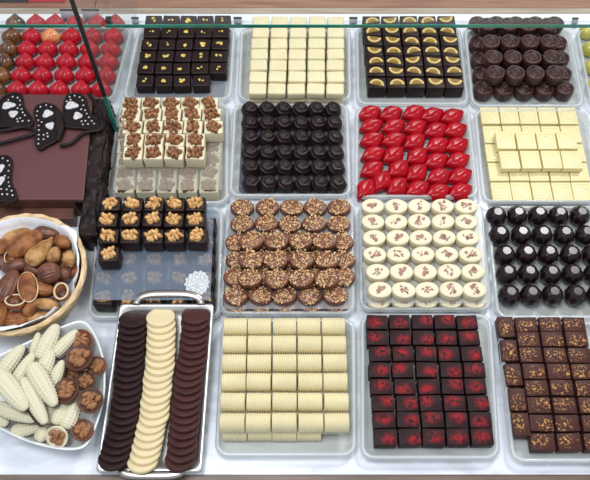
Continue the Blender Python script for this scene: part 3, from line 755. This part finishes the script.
surf(bm, 20, 80, f); obj('bark_edge', finish(bm, 'bark', M['bark']), root)
# butterflies: wing outlines traced as flat moulded chocolate plaques, lying on the lid
def wing(parent, c, outline, spots, dots, z, ztop=.0045, tilt=None):
    pts = [Vector((q.x-c.x, q.y-c.y, 0)) for q in px_poly(outline, z+ztop)]
    # smooth closed outline
    sm = []
    n = len(pts)
    for i in range(n):
        p0, p1, p2, p3 = pts[i-1], pts[i], pts[(i+1) % n], pts[(i+2) % n]
        for t in (0, .25, .5, .75):
            sm.append(.5*((2*p1)+(-p0+p2)*t+(2*p0-5*p1+4*p2-p3)*t*t+(-p0+3*p1-3*p2+p3)*t**3))
    bm = bmesh.new(); prism(bm, [(p.x, p.y) for p in sm], 0, ztop*.8)
    w = obj('wing', finish(bm, 'wing', M['spot_dark'], smooth=False), parent)
    bm = bmesh.new(); tube(bm, [(p.x, p.y, ztop*.8) for p in sm], .0016, 8, True)
    obj('wing_border', finish(bm, 'border', M['bark']), w)
    for (x, y, rx, ry, a) in spots:
        q = P(x, y, z+ztop); R1 = mw(rx, x, y, z); R2 = md(2*ry, x, y, z)/2; bm = bmesh.new()
        pr = [(1, 0), (.97, .0008), (.85, .0013), (.4, .0014), (.02, .0015)]
        lathe(pr, 24, disp=lambda an, r, zz: (r*(1+.16*math.sin(3*an+x)), zz), bm=bm)
        bmesh.ops.transform(bm, matrix=Matrix.Translation((q.x-c.x, q.y-c.y, ztop*.8)) @ Matrix.Rotation(R(a), 4, 'Z') @ Matrix.Diagonal((R1, R2, 1, 1)), verts=bm.verts[:])
        obj('icing_patch', finish(bm, 'patch', M['white_icing']), w)
    bm = bmesh.new()
    for (x, y) in dots:
        q = P(x, y, z+ztop); lathe([(.0013, 0), (.0012, .0006), (.0007, .0011), (.0001, .0012)], 10, bm=bm, off=(q.x-c.x, q.y-c.y, ztop*.8))
    obj('icing_dots', finish(bm, 'dots', M['white_icing']), w)
def butterfly(label, ctr, wings, body, antennae=()):
    z = zs+.0006
    c = P(*ctr, z); rt = group_root('chocolate_butterfly'); rt.location = c
    tag(rt, label, 'chocolate butterfly', 'chocolate butterflies on the casket')
    for w in wings: wing(rt, c, *w, z)
    if body:
        pts = [P(x, y, z+.006)-c for x, y in body]; bm = bmesh.new(); n = len(pts)
        pts = [p+Vector((0, 0, 0)) for p in pts]; fine = []
        for i in range(n-1):
            for t in (0, .33, .66): fine.append(pts[i].lerp(pts[i+1], t))
        fine.append(pts[-1])
        tube(bm, fine, [.0014+.0038*math.sin(math.pi*(i+.3)/(len(fine)-.4)) for i in range(len(fine))], 12)
        obj('body', finish(bm, 'body', M['bark']), rt)
    for an in antennae:
        pts = [P(x, y, z+.004)-c for x, y in an]; fine = []
        for i in range(len(pts)-1):
            p0, p1, p2, p3 = pts[max(i-1, 0)], pts[i], pts[i+1], pts[min(i+2, len(pts)-1)]
            for t in (0, .25, .5, .75): fine.append(.5*((2*p1)+(-p0+p2)*t+(2*p0-5*p1+4*p2-p3)*t*t+(-p0+3*p1-3*p2+p3)*t**3))
        fine.append(pts[-1]); bm = bmesh.new(); tube(bm, fine, .0023, 8); obj('curl', finish(bm, 'curl', M['bark']), rt)
butterfly('dark chocolate butterfly with white dots spread across the lid corner', (60, 124), [
    ([(35, 108), (42, 103.5), (50, 104), (57, 108), (62, 118), (62, 130), (56, 140), (47, 145), (40, 149), (36, 144), (36, 132), (37.5, 124), (35, 116)],
     [(47.5, 113.5, 5.2, 3.6, 35), (50, 125.5, 4.2, 3.6, 20)],
     [(40.3, 106.5), (46, 104.8), (51, 106.5), (37.2, 111), (36.4, 115.5), (38, 120), (41.5, 121.8), (38.4, 125.3), (38.8, 129.8), (38.6, 134.6), (38.3, 139), (38.2, 143.6), (43.5, 134.6), (47, 133), (47.6, 136.2), (43.5, 139)]),
    ([(65, 100), (69, 94.5), (78, 93.5), (84, 97), (87, 106), (90, 113), (99, 122), (103, 126.5), (97, 130), (84, 128), (70, 127), (62, 124), (63, 112)],
     [(71.4, 105.2, 6.4, 3.8, 5), (77.5, 115.6, 4.4, 3.6, 5)],
     [(66.5, 101), (69.5, 96.6), (74.5, 95.4), (79.5, 96.8), (82.4, 100), (70.4, 99.4), (83.2, 105), (81, 109), (85, 110), (86.7, 113.4), (88.8, 117), (91.6, 120.6), (94, 123.4), (85.3, 120.5), (81.5, 121), (88, 123.8), (82.8, 124.2)])],
    [(57, 111), (60, 120), (61, 130), (58, 141)],
    [[(60, 146), (72, 143), (82, 134), (92, 131.5), (100, 130), (102.5, 124), (99, 112), (94, 100), (88, 94)]])
butterfly('dark chocolate butterfly at the left rear of the casket lid, cut by the frame', (-4, 115), [
    ([(-4, 108), (2, 98), (8, 94), (15, 92.5), (21, 95), (22, 104), (27, 112), (32, 120), (31, 125), (20, 127), (8, 126), (-4, 125)],
     [(8.2, 105.2, 6.6, 3.5, 8), (13, 113.6, 4.4, 3.4, 10)],
     [(8.2, 99.6), (12.5, 96.5), (17.5, 97.4), (19.8, 100.3), (20, 104.7), (17.4, 108), (21.5, 108.8), (22.6, 112.2), (24.6, 115), (20, 117.8), (17, 118.6), (28.6, 120.4), (22.4, 120.8), (17.6, 121.2)])],
    [(-6, 100), (-5, 112), (-5, 124)],
    [[(-6, 132), (8, 130), (24, 127.5), (34, 130), (34, 134), (20, 138), (6, 142), (-8, 145)]])
butterfly('dark chocolate butterfly lying at the front left of the casket lid', (-3, 180), [
    ([(-4, 160), (2, 156), (9, 157), (11, 163), (10, 172), (10, 182), (14, 190), (16, 198), (12, 202), (4, 200), (-4, 199)],
     [(-.5, 168, 4.6, 4.2, 0), (-.2, 180.5, 4.4, 4.6, 0)],
     [(2.5, 158), (7.6, 160.6), (9.4, 165), (8.4, 170.6), (4.6, 175.6), (8.4, 177.2), (8.6, 182), (9.2, 186), (6.4, 189.2), (1, 188.8), (11.5, 190.6), (7, 194), (12.4, 195), (2, 194)])],
    [(-6, 158), (-6, 175), (-5, 196)])

# ------------------------------------------------------------------ basket
zb = .040
bc = P(18, 272, zb); rx = mw(66.5, 18, 272, zb); ry = md(117, 18, 272, zb)/2
root = group_root('wicker_basket'); root.location = (bc.x, bc.y, 0)
tag(root, 'round pale wicker basket lined with white paper, full of nut-shaped chocolates', 'basket')
bm = bmesh.new()
N = 96
for k in range(11):
    t = k/10; s = .80+.20*t**.8; z = .003+(zb-.003)*t
    pts = []
    for i in range(N):
        a = 2*math.pi*i/N; w = .0008*math.sin(a*24+k*math.pi)
        pts.append(((rx*s+w)*math.cos(a), (ry*s+w)*math.sin(a), z))
    tube(bm, pts, .0020, 6, True)
base = [bm.verts.new((rx*.80*math.cos(2*math.pi*i/40), ry*.80*math.sin(2*math.pi*i/40), .003)) for i in range(40)]; bm.faces.new(base)
obj('wicker_wall', finish(bm, 'wall', M['wicker']), root)
bm = bmesh.new()
for k, (s, z) in enumerate(((1.005, zb-.003), (.988, zb+.0015), (.966, zb+.001))):
    tube(bm, [((rx*s)*math.cos(2*math.pi*i/N), (ry*s)*math.sin(2*math.pi*i/N), z+.0004*math.sin(i*.9+k)) for i in range(N)], .0014, 6, True)
obj('rim', finish(bm, 'rim', M['wicker']), root)
# paper liner: a crumpled sheet, its own thing resting in the basket
bm = bmesh.new()
def ray_r(a):   # liner reach as a share of the rim, by direction: corners stick out
    d = math.degrees(a) % 360
    k = .925+.02*math.sin(3*a)
    for c_, amp, wd in ((40, .11, 13), (335, -.03, 20), (300, .02, 14), (262, .055, 28), (100, .01, 25), (235, .05, 20)):
        dd = min(abs(d-c_), 360-abs(d-c_)); k += amp*max(0, 1-dd/wd)
    return k
def f(u, v):
    a = u*2*math.pi; k = ray_r(a); rr = (.02+.98*v)*k
    t = max(0, (rr-.60)/.34); z = .006+(zb*.93-.006)*min(1.08, t)**1.1
    if rr > .94: z = max(z, zb+.0072)
    z += (.005*noise.noise(Vector((math.cos(a)*4, math.sin(a)*4, v*6)))+.0035*abs(noise.noise(Vector((math.cos(a)*9, math.sin(a)*9, v*9)))))*v
    if rr > .90: z = max(z, zb+.0065)
    return Vector((rr*rx, 0, 0)) and Vector((rr*rx*math.cos(a), rr*ry*math.sin(a), z))
surf(bm, 120, 30, f, cap1=False)
pl = obj('paper_liner', finish(bm, 'liner', M['paper'])); pl.location = (bc.x, bc.y, 0)
s = pl.modifiers.new('s', 'SOLIDIFY'); s.thickness = .0004; s.offset = 1
tag(pl, 'crumpled white paper lining the wicker basket under the nut chocolates', 'paper')

# nut shapes
def almond(L, W, H, m, ribs=0, taper=.25, seed=0, groove=0, name='shell', rough=.0004):
    bm = bmesh.new()
    def f(u, v):
        a = u*2*math.pi; t = v*math.pi; x = -math.cos(t)
        s = math.sin(t)**.85*(1-taper*x)
        k = 1+(.055*math.cos(ribs*a) if ribs else 0)
        y = math.cos(a)*s*k; z = math.sin(a)*s*k
        if groove and z > 0: z -= groove*math.exp(-(y/.12)**2)*s
        q = Vector((x*L/2, y*W/2, z*H/2)); return q+q.normalized()*rough*noise.noise(q*300+Vector((seed, 0, 0))) if q.length > 0 else q
    surf(bm, max(28, ribs*4), 22, lambda u, v: f(u, .004+.992*v))
    return finish(bm, name, m)
def halfshell(L, W, H, m1, m2, seed=0):
    """hollow shell half open upward with pale rim"""
    bm = bmesh.new()
    def fo(u, v):
        a = u*2*math.pi; t = v*math.pi/2
        return Vector((math.sin(t)*math.cos(a)*L/2, math.sin(t)*math.sin(a)*W/2, -math.cos(t)*H))
    surf(bm, 32, 9, lambda u, v: fo(u, .01+.99*v), cap1=False)
    def fi(u, v):
        a = u*2*math.pi; t = v*math.pi/2; k = .84
        return Vector((math.sin(t)*math.cos(a)*L/2*k, math.sin(t)*math.sin(a)*W/2*k, -math.cos(t)*H*k))
    surf(bm, 32, 9, lambda u, v: fi(u, .01+.99*v), cap1=False)
    me = finish(bm, 'shell', m1)
    bm = bmesh.new(); tube(bm, [(math.cos(a)*L/2*.92, math.sin(a)*W/2*.92, 0) for a in [i*math.pi/20 for i in range(40)]], .0010*L/.022, 6, True)
    return me, finish(bm, 'shell_rim', m2)
def nut(name, label, x, y, z, L, W, H, ang, m, tilt=0, roll=0, extra=None, **kw):
    """x, y: pixel of its centre; L, W px lengths; ang: direction of the long axis, degrees in the picture"""
    p = P(x, y, z); k = ppm(x, y, z)/1.08; L /= k; W /= k; H = H/k
    o = obj(name, almond(L, W, H, m, **kw), None, p, (R(roll), R(tilt), R(ang)))
    return tag(o, label, 'chocolate', 'nut-shaped chocolates in the basket')
zt = .034
G = 'nut-shaped chocolates in the basket'
nut('nut_shaped_chocolate', 'brown nut-shaped chocolate at left rear of basket, cut by frame', 1, 247, zt, 24, 17, 12, 10, M['nut1'], seed=1)
nut('nut_shaped_chocolate', 'large smooth caramel nut-shaped chocolate at the rear of basket', 25, 243, zt+.006, 36, 23, 15, 38, M['nut1'], seed=2, taper=.2)
nut('nut_shaped_chocolate', 'tan curved nut-shaped chocolate behind the large caramel one', 17, 236, zt-.004, 26, 14, 12, 30, M['nut3'], seed=3)
nut('nut_shaped_chocolate', 'reddish brown nut-shaped chocolate by the paper at the rear', 47, 234, zt-.002, 26, 13, 13, -8, M['nut2'], seed=4, ribs=9)
nut('nut_shaped_chocolate', 'golden pear-like wrinkled nut chocolate pointing at the rear', 41, 251, zt+.010, 33, 16, 14, 58, M['nut3'], seed=5, taper=.55, rough=.0022)
nut('nut_shaped_chocolate', 'short brown and tan nut chocolate at right rear of basket', 62, 242, zt+.004, 17, 13, 12, -25, M['nut1'], seed=6, taper=0)
nut('nut_shaped_chocolate', 'pale nut chocolate with a seam, right of the pear-like one', 54, 255, zt+.008, 17, 12, 12, 80, M['nut3'], seed=7, taper=.1, groove=.35)
nut('nut_shaped_chocolate', 'small oval golden nut chocolate near the right paper edge', 69, 259, zt+.006, 16, 12.5, 11, -80, M['nut3'], seed=8, taper=0, rough=.0018)
nut('nut_shaped_chocolate', 'arched dark reddish nut chocolate in the middle left', 17, 266, zt+.001, 28, 14, 14, 15, M['nut2'], seed=9, taper=.1)
nut('nut_shaped_chocolate', 'dark reddish nut chocolate behind the ribbed round one', 33, 269, zt-.002, 22, 13, 13, -30, M['nut2'], seed=10)
nut('nut_shaped_chocolate', 'ribbed round reddish chocolate in the middle of basket', 49, 273, zt+.011, 21, 19, 18, 20, M['nut2'], seed=11, ribs=18, taper=0, rough=.0001)
nut('nut_shaped_chocolate', 'long brown almond chocolate at the left edge of basket', 8, 286, zt+.007, 34, 19, 14, 75, M['nut2'], seed=12, ribs=14)
nut('nut_shaped_chocolate', 'flat oval caramel nut chocolate standing in the front middle', 28, 287, zt+.009, 31, 17.5, 9, -72, M['nut1'], seed=13, taper=0)
nut('nut_shaped_chocolate', 'brown nut chocolate below the ribbed round one', 44, 289, zt+.001, 19, 15, 12, -20, M['nut1'], seed=14, ribs=12)
nut('nut_shaped_chocolate', 'brown nut chocolate behind the open shell at right', 65, 272, zt-.004, 18, 12, 12, 60, M['nut2'], seed=15)
nut('nut_shaped_chocolate', 'long pale seamed nut chocolate near the front paper', 47, 304, zt+.004, 25, 10.5, 9, -8, M['nut3'], seed=16, groove=.3, taper=.1)
nut('nut_shaped_chocolate', 'small brown drop-shaped chocolate right of the open cup', 31, 308, zt+.002, 17, 12, 11, 60, M['nut1'], seed=17)
nut('nut_shaped_chocolate', 'ribbed brown nut chocolate under the open cup', 16, 319, zt-.003, 22, 14, 12, 5, M['nut1'], seed=18, ribs=14)
nut('nut_shaped_chocolate', 'brown nut chocolate at the front left, cut by frame', 2, 312, zt+.001, 27, 13, 12, 88, M['nut1'], seed=19, ribs=10)
nut('nut_shaped_chocolate', 'tan nut chocolate tucked against the front paper fold', 38, 316, zt-.006, 22, 9, 9, 14, M['nut3'], seed=20)
nut('nut_shaped_chocolate', 'dark nut chocolate in the shadow at far left middle', 2, 264, zt-.004, 18, 12, 12, -50, M['nut2'], seed=21)
nut('nut_shaped_chocolate', 'reddish nut chocolate deep behind the pear-like one', 57, 232, zt-.008, 16, 9, 9, 20, M['nut2'], seed=22)
nut('nut_shaped_chocolate', 'dark nut chocolate under the flat oval caramel one', 30, 298, zt-.010, 24, 14, 10, 10, M['nut2'], seed=23)
nut('nut_shaped_chocolate', 'dark nut chocolate beneath the open shell at right', 56, 284, zt-.010, 22, 12, 10, 60, M['nut2'], seed=24)
for o in [o for o in COL.objects if o.get('label', '').startswith('flat oval caramel')]:
    kk = 1.08/ppm(28, 287, zt+.009); bm = bmesh.new()
    tube(bm, [(math.cos(a)*15.5*kk, math.sin(a)*8.75*kk, 0) for a in [i*math.pi/24 for i in range(48)]], .0011, 6, True)
    obj('pale_rim', finish(bm, 'pale_rim', M['nut4']), o, label='pale rim line')
_f = random.Random(11)
for q, (x, y, lab) in enumerate([(10, 239, 'at the far left, rear'), (54, 242, 'between the short brown and pear-like ones'), (68, 249, 'right of the short brown one'), (24, 258, 'under the large caramel one'), (61, 264, 'beside the small golden oval'), (38, 262, 'left of the ribbed round one, rear'), (22, 277, 'left of the flat oval one, rear'), (37, 281, 'between flat oval and ribbed round'), (20, 290, 'behind the open cup'), (4, 300, 'left of the open cup'), (40, 298, 'right of the flat oval one, front'), (52, 297, 'behind the long pale seamed one'), (26, 318, 'in front of the small drop'), (8, 322, 'front left by the paper'), (36, 240, 'behind the pear-like one, left'), (72, 268, 'below the small golden oval')]):
    nut('nut_shaped_chocolate', 'dark nut chocolate low in the pile, %s' % lab, x, y, zt-.011, _f.uniform(19, 24), 14, 11, _f.uniform(0, 180), M['nut2'] if q % 3 else M['nut1'], seed=40+q, ribs=(0, 12)[q % 2])
def shell(label, x, y, z, L, W, H, rot, core):
    p = P(x, y, z); k = ppm(x, y, z)
    me, rim = halfshell(L/k, W/k, H/k, M['nut1'], M['nut4'])
    rt = group_root('open_shell_chocolate'); rt.location = p; rt.rotation_euler = rot; tag(rt, label, 'chocolate', 'open shell chocolates in the basket')
    obj('shell', me, rt); obj('shell_rim', rim, rt, label='pale shell edge')
    if core: obj('kernel', almond(L/k*.62, W/k*.55, H/k*.9, M['nut2'], seed=5, rough=.0015), rt, (0, 0, -H/k*.35))
shell('open cup-shaped shell chocolate with pale rim at the front left', 15, 300, zt+.012, 20, 19, 12, (R(-28), R(8), 0), True)
shell('open shell chocolate with kernel showing, at the right by the paper', 61, 291, zt+.010, 25, 15, 9, (R(-5), R(20), R(115)), True)
shell('small open shell chocolate leaning on the large caramel one', 9, 256, zt+.004, 14, 9, 6, (R(10), R(-20), R(70)), False)

# ------------------------------------------------------------------ porcelain bowl
zr = .030
outl = [(-34, 372), (-8, 358), (20, 345), (50, 331), (74, 321.5), (84, 321), (91, 327), (99, 342), (104.5, 362), (105.5, 385), (103, 405), (96, 428), (87, 445), (76, 450), (58, 449.5), (30, 443), (5, 432), (-20, 418), (-38, 402), (-42, 385)]
W3 = px_poly(outl, zr); bcn = sum(W3, Vector())/len(W3); bcn.z = 0
pts = [Vector((p.x-bcn.x, p.y-bcn.y, 0)) for p in W3]; sm = []
for i in range(len(pts)):
    p0, p1, p2, p3 = pts[i-1], pts[i], pts[(i+1) % len(pts)], pts[(i+2) % len(pts)]
    for t in (0, .25, .5, .75): sm.append(.5*((2*p1)+(-p0+p2)*t+(2*p0-5*p1+4*p2-p3)*t*t+(-p0+3*p1-3*p2+p3)*t**3))
bm = bmesh.new()
prof = [(.55, .0015), (.72, .004), (.88, .014), (.97, .026), (1.0, zr), (.985, zr+.0008), (.955, zr-.001), (.93, .024), (.84, .014), (.70, .0075), (.4, .006)]
V = [[bm.verts.new((p.x*k, p.y*k, z)) for p in sm] for k, z in prof]; n = len(sm)
for a_, b_ in zip(V, V[1:]):
    for i in range(n): bm.faces.new((a_[i], a_[(i+1) % n], b_[(i+1) % n], b_[i]))
bm.faces.new(V[0][::-1]); bm.faces.new(V[-1])
o = obj('serving_bowl', finish(bm, 'bowl', M['bowl'])); o.location = bcn
tag(o, 'square white porcelain bowl with rounded corners holding white corn-cob chocolates', 'bowl')

def cobmesh(L, W, H, seed=0):
    bm = bmesh.new(); rowsn = 13; per = max(6, int(L/W*7))
    def f(u, v):
        a = u*2*math.pi; t = (.01+.98*v)*math.pi; x = -math.cos(t)
        s = math.sin(t)**.62*(1-.22*x)
        k = 1+.045*math.cos(rowsn*a)+.055*math.cos(per*2*math.pi*v*1.0)
        z = math.sin(a)
        return Vector((x*L/2, math.cos(a)*s*k*W/2, (z if z > 0 else z*.45)*s*k*H/2))
    surf(bm, rowsn*5, per*5, f)
    return finish(bm, 'cob', M['cob'])
def cob(label, x0, y0, x1, y1, w, z, back=False, tilt=0, kx=0, ky=0):
    z += zr-.030
    a = P(x0, y0, z); b = P(x1, y1, z); c = (a+b)/2; L = (b-a).length*1.04; W = w/ppm((x0+x1)/2, (y0+y1)/2, z); H = W*.8
    rt = group_root('corn_cob_chocolate'); rt.location = c; rt.rotation_euler = (0, R(tilt), math.atan2(b.y-a.y, b.x-a.x)); tag(rt, label, 'chocolate', 'corn-cob chocolates in the bowl')
    obj('cob', cobmesh(L, W, H), rt)
    bm = bmesh.new()
    def f(u, v):
        an = u*2*math.pi; t = (.01+.98*v)*math.pi; x = -math.cos(t); s = math.sin(t)**.62*(1-.22*x)
        return Vector((x*L/2*.99, math.cos(an)*s*W/2*.97+kx, math.sin(an)*s*H*.16-H*.24))
    surf(bm, 30, 20, f)
    obj('chocolate_back', finish(bm, 'back', M['brown']), rt, (0, ky, 0), label='brown chocolate underside')
d = .0035
cob('large upright corn-cob chocolate at the rear of the bowl', 39.5, 359, 57, 325, 17, .040)
cob('narrow corn-cob chocolate left of the large upright one', 33, 356, 38.5, 333, 9, .034)
cob('corn-cob chocolate leaning to the walnut cups, brown side showing', 53, 356, 77, 331, 13, .036, ky=-.003)
cob('long corn-cob chocolate at the left rear rim, brown side showing', 0, 376, 23, 346, 16, .036, ky=-.0035)
cob('smooth-tipped corn-cob chocolate left of centre', 13, 388, 33, 354, 14, .044)
cob('short corn-cob chocolate behind the front centre one', 40, 378, 52, 351, 16, .042)
cob('biggest corn-cob chocolate in the centre, pointing to the front right', 31.5, 365, 55, 405, 18, .054)
cob('small corn-cob chocolate beside the walnut cups, right of centre', 50, 389, 63, 361, 12.5, .042, ky=-.002)
cob('fat corn-cob chocolate at the left edge of the pile', -3, 373, 26, 409, 20, .056)
cob('corn-cob chocolate with dark side, front centre', 23.5, 379, 45, 423, 16, .050, ky=-.0035)
cob('corn-cob chocolate lying nearly level at the left front', -3, 406, 35, 420, 15, .040)
cob('corn-cob chocolate lying level by the front rim', 12, 432, 41, 426, 14, .026)
cob('short corn-cob chocolate by the left front rim, cut by frame', -8, 414, 8, 424, 14, .030)
cob('half-hidden corn-cob chocolate behind the front dark-sided one', 47, 423, 54, 399, 13, .034)
cob('corn-cob chocolate at the front next to the filled cup', 37, 440, 53, 423, 13, .027)
cob('hidden corn-cob chocolate low in the middle of the bowl', 12, 400, 36, 398, 14, .024)
cob('plump white chocolate husk in the right front of the pile', 65, 428, 77, 401, 17, .036)
cob('narrow white chocolate husk beside the plump one', 55, 424, 66, 399, 13, .038)
wlm = [walnut_mesh(1, 1, .8, M['walnut'], 30+s) for s in range(4)]
def cup(label, x, y, w, z, rot=(0, 0, 0), shellm='milk', name='walnut_cup_chocolate', s=0, grp='walnut cups in the bowl'):
    p = P(x, y, z); Rr = w/2/ppm(x, y, z); h = Rr*.5
    rt = group_root(name); rt.location = (p.x, p.y, z-h*.6); rt.rotation_euler = [R(a) for a in rot]; tag(rt, label, 'chocolate', grp)
    pr = [(Rr*.62, -h*.2), (Rr*.85, 0), (Rr*.98, h*.6), (Rr, h), (Rr*.95, h*1.06), (Rr*.88, h*.98), (Rr*.8, h*.85), (Rr*.4, h*.82), (Rr*.02, h*.82)]
    obj('chocolate_cup', finish(lathe(pr, 30), 'cup', M[shellm]), rt)
    wo = obj('walnut_half', wlm[s % 4], rt, (0, 0, h*.74)); wo.scale = (Rr*.78, Rr*.72, Rr*.6); wo.rotation_euler.z = s*1.3
cup('walnut chocolate cup at the very rear of the bowl', 81, 341, 25, .032, (12, 0, 0), s=0)
cup('large walnut chocolate cup tilted toward the cobs, upper right', 80.5, 359, 29, .046, (-6, -10, 0), s=1, shellm='milk_ganache')
cup('small walnut chocolate cup leaning on the right rim', 96, 366, 20, .034, (0, 14, 0), s=2)
cup('walnut chocolate cup half hidden in the middle right', 86, 381, 21, .033, (5, 0, 0), s=3, shellm='milk_ganache')
cup('large walnut chocolate cup next to the cobs, mid right', 68, 391, 27, .047, (0, -14, 0), s=0, shellm='milk_ganache')
cup('walnut chocolate cup by the right rim, below the half-hidden one', 90, 401, 26, .042, (0, 8, 0), s=1, shellm='milk_ganache')
cup('brown walnut cup standing steep in the front right corner', 81, 431, 23, .033, (-8, 22, 0), s=2, shellm='milk')
cup('plain dark walnut cup deep behind the large upper one', 72, 374, 22, .028, (0, 0, 0), s=3, shellm='milk_ganache')
cup('white chocolate cup filled with walnut at the front rim', 58, 434, 23, .034, (38, -8, 0), 'ivory', 'white_walnut_cup', s=1)

# ------------------------------------------------------------------ glass
def edgebox(name, me_pts, z0, z1, m, parent=None):
    bm = bmesh.new(); prism(bm, me_pts, z0, z1)
    return obj(name, finish(bm, name, m, smooth=False), parent)
base = P(118.5, 137, 0); gx = base.x; gy = base.y; PT = .0035
rt = group_root('glass_partition'); rt.location = (gx, gy, 0); tag(rt, 'upright glass pane with green edge standing beside the red heart chocolates', 'glass pane')
edgebox('pane', [(-PT/2, .0012), (PT/2, .0012), (PT/2, .42), (-PT/2, .42)], .0006, .36, M['pane'], rt)
edgebox('polished_edge', [(-PT/2-.0006, -.0012), (PT/2+.0006, -.0012), (PT/2+.0006, .0011), (-PT/2-.0006, .0011)], .0006, .085, M['glass_edge'], rt)
edgebox('dark_edge_reflection', [(-PT/2-.0006, -.0012), (PT/2+.0006, -.0012), (PT/2+.0006, .0011), (-PT/2-.0006, .0011)], .0852, .36, M['black'], rt)  # dark reflection along the upper pane edge, painted as a black strip
zsH = .135; sy = P(295, 25.2, zsH).y
for i, (xa, xb, lab) in enumerate(((-.70, gx-PT/2-.001, 'short glass shelf with green edge over the hearts, left of the pane'), (gx+PT/2+.001, .72, 'long glass shelf with green edge over the back trays'))):
    rt = group_root('glass_shelf'); rt.location = ((xa+xb)/2, sy, zsH); hw = (xb-xa)/2; tag(rt, lab, 'glass shelf', 'glass shelves above the back trays')
    edgebox('glass_plate', [(-hw, .0014), (hw, .0014), (hw, .20), (-hw, .20)], -.0045, 0, M['glass'], rt)
    edgebox('front_edge', [(-hw, 0), (hw, 0), (hw, .0013), (-hw, .0013)], -.0045, 0, M['glass_edge'], rt)
# shelf clamp on the pane
rt = group_root('shelf_clamp'); rt.location = (gx, sy+.004, zsH); tag(rt, 'small metal clamp joining glass shelf and upright pane', 'clamp')
obj('clamp_top', block(.007, .009, .003, .001, 2, 'c', M['black']), rt, (.0065, .004, .0002)); obj('clamp_bottom', block(.007, .009, .003, .001, 2, 'c', M['black']), rt, (.0065, .004, -.0082))
# ticket holders
def ticket(x, y, w, label, up=.016, tilt=-35):
    rt = group_root('ticket_holder'); p = P(x, y, 0); W = mw(w, x, y); rt.location = (p.x, p.y, .0012); tag(rt, label, 'ticket holder', 'ticket holders behind the trays')
    obj('foot', block(W*.8, .008, .002, .0005, 1, 'foot', M['black']), rt)
    obj('card', block(W, .0012, up*.75, .0003, 1, 'card', M['ticket']), rt, (0, .001, .002), (R(tilt*.7), 0, 0))
    obj('top_clip', block(W*1.04, .003, .0025, .0004, 1, 'clip', M['black']), rt, (0, .001+up*.75*math.sin(R(-tilt*.7)), .002+up*.72*math.cos(R(tilt*.7))), (R(tilt*.7), 0, 0))
ticket(69.5, 20.5, 15, 'grey ticket holder left of the pane behind the hearts')
ticket(92, 20.5, 17, 'grey ticket holder right of the pane behind the hearts')
ticket(136, 25.6, 7, 'small grey ticket holder right of the heart tray', .010)
ticket(238, 25.6, 8, 'small grey ticket holder left of cream blocks', .010)
ticket(353, 25.6, 8, 'small grey ticket holder right of cream blocks', .010)
ticket(573.5, 26.2, 6, 'small grey ticket holder right of swirl discs', .010)
# red and black tray at the back left
rt = group_root('red_tray'); a_ = P(-20, 5, 0); b_ = P(65, 5, 0); rt.location = ((a_.x+b_.x)/2, a_.y+.014, .0018); tag(rt, 'flat red and black tray lying on the wood at the back left', 'tray')
wd = b_.x-a_.x
obj('tray_body', block(wd*.42, .022, .006, .001, 2, 't', M['redplastic']), rt, (wd*.29, 0, 0)); obj('tray_end', block(wd*.57, .022, .006, .001, 2, 't', M['black']), rt, (-wd*.215, 0, 0), label='black half of the tray')

# ------------------------------------------------------------------ light
w = bpy.data.worlds.new('world'); SC.world = w; w.use_nodes = True
bg = w.node_tree.nodes['Background']; bg.inputs[0].default_value = (.90, .94, 1, 1); bg.inputs[1].default_value = .5
def area(name, loc, tgt, size, size_y, energy, col=(1, 1, 1)):
    l = bpy.data.lights.new(name, 'AREA'); l.shape = 'RECTANGLE'; l.size = size; l.size_y = size_y; l.energy = energy; l.color = col
    o = bpy.data.objects.new(name, l); COL.objects.link(o); o.location = loc
    o.rotation_euler = (Vector(tgt)-Vector(loc)).to_track_quat('-Z', 'Y').to_euler(); return o
area('ceiling_lamp', (.8, .85, 1.5), (.1, 0, 0), .28, .28, 13, (1, .98, .95))
area('ceiling_panel', (-.35, -.2, 2.0), (0, 0, 0), .8, .8, 22, (.96, .98, 1))
vs = SC.view_settings; SC.display_settings.display_device = 'sRGB'
vs.view_transform = 'Standard'; vs.look = 'None'; vs.exposure = 0.15; vs.gamma = 1; vs.use_curve_mapping = False
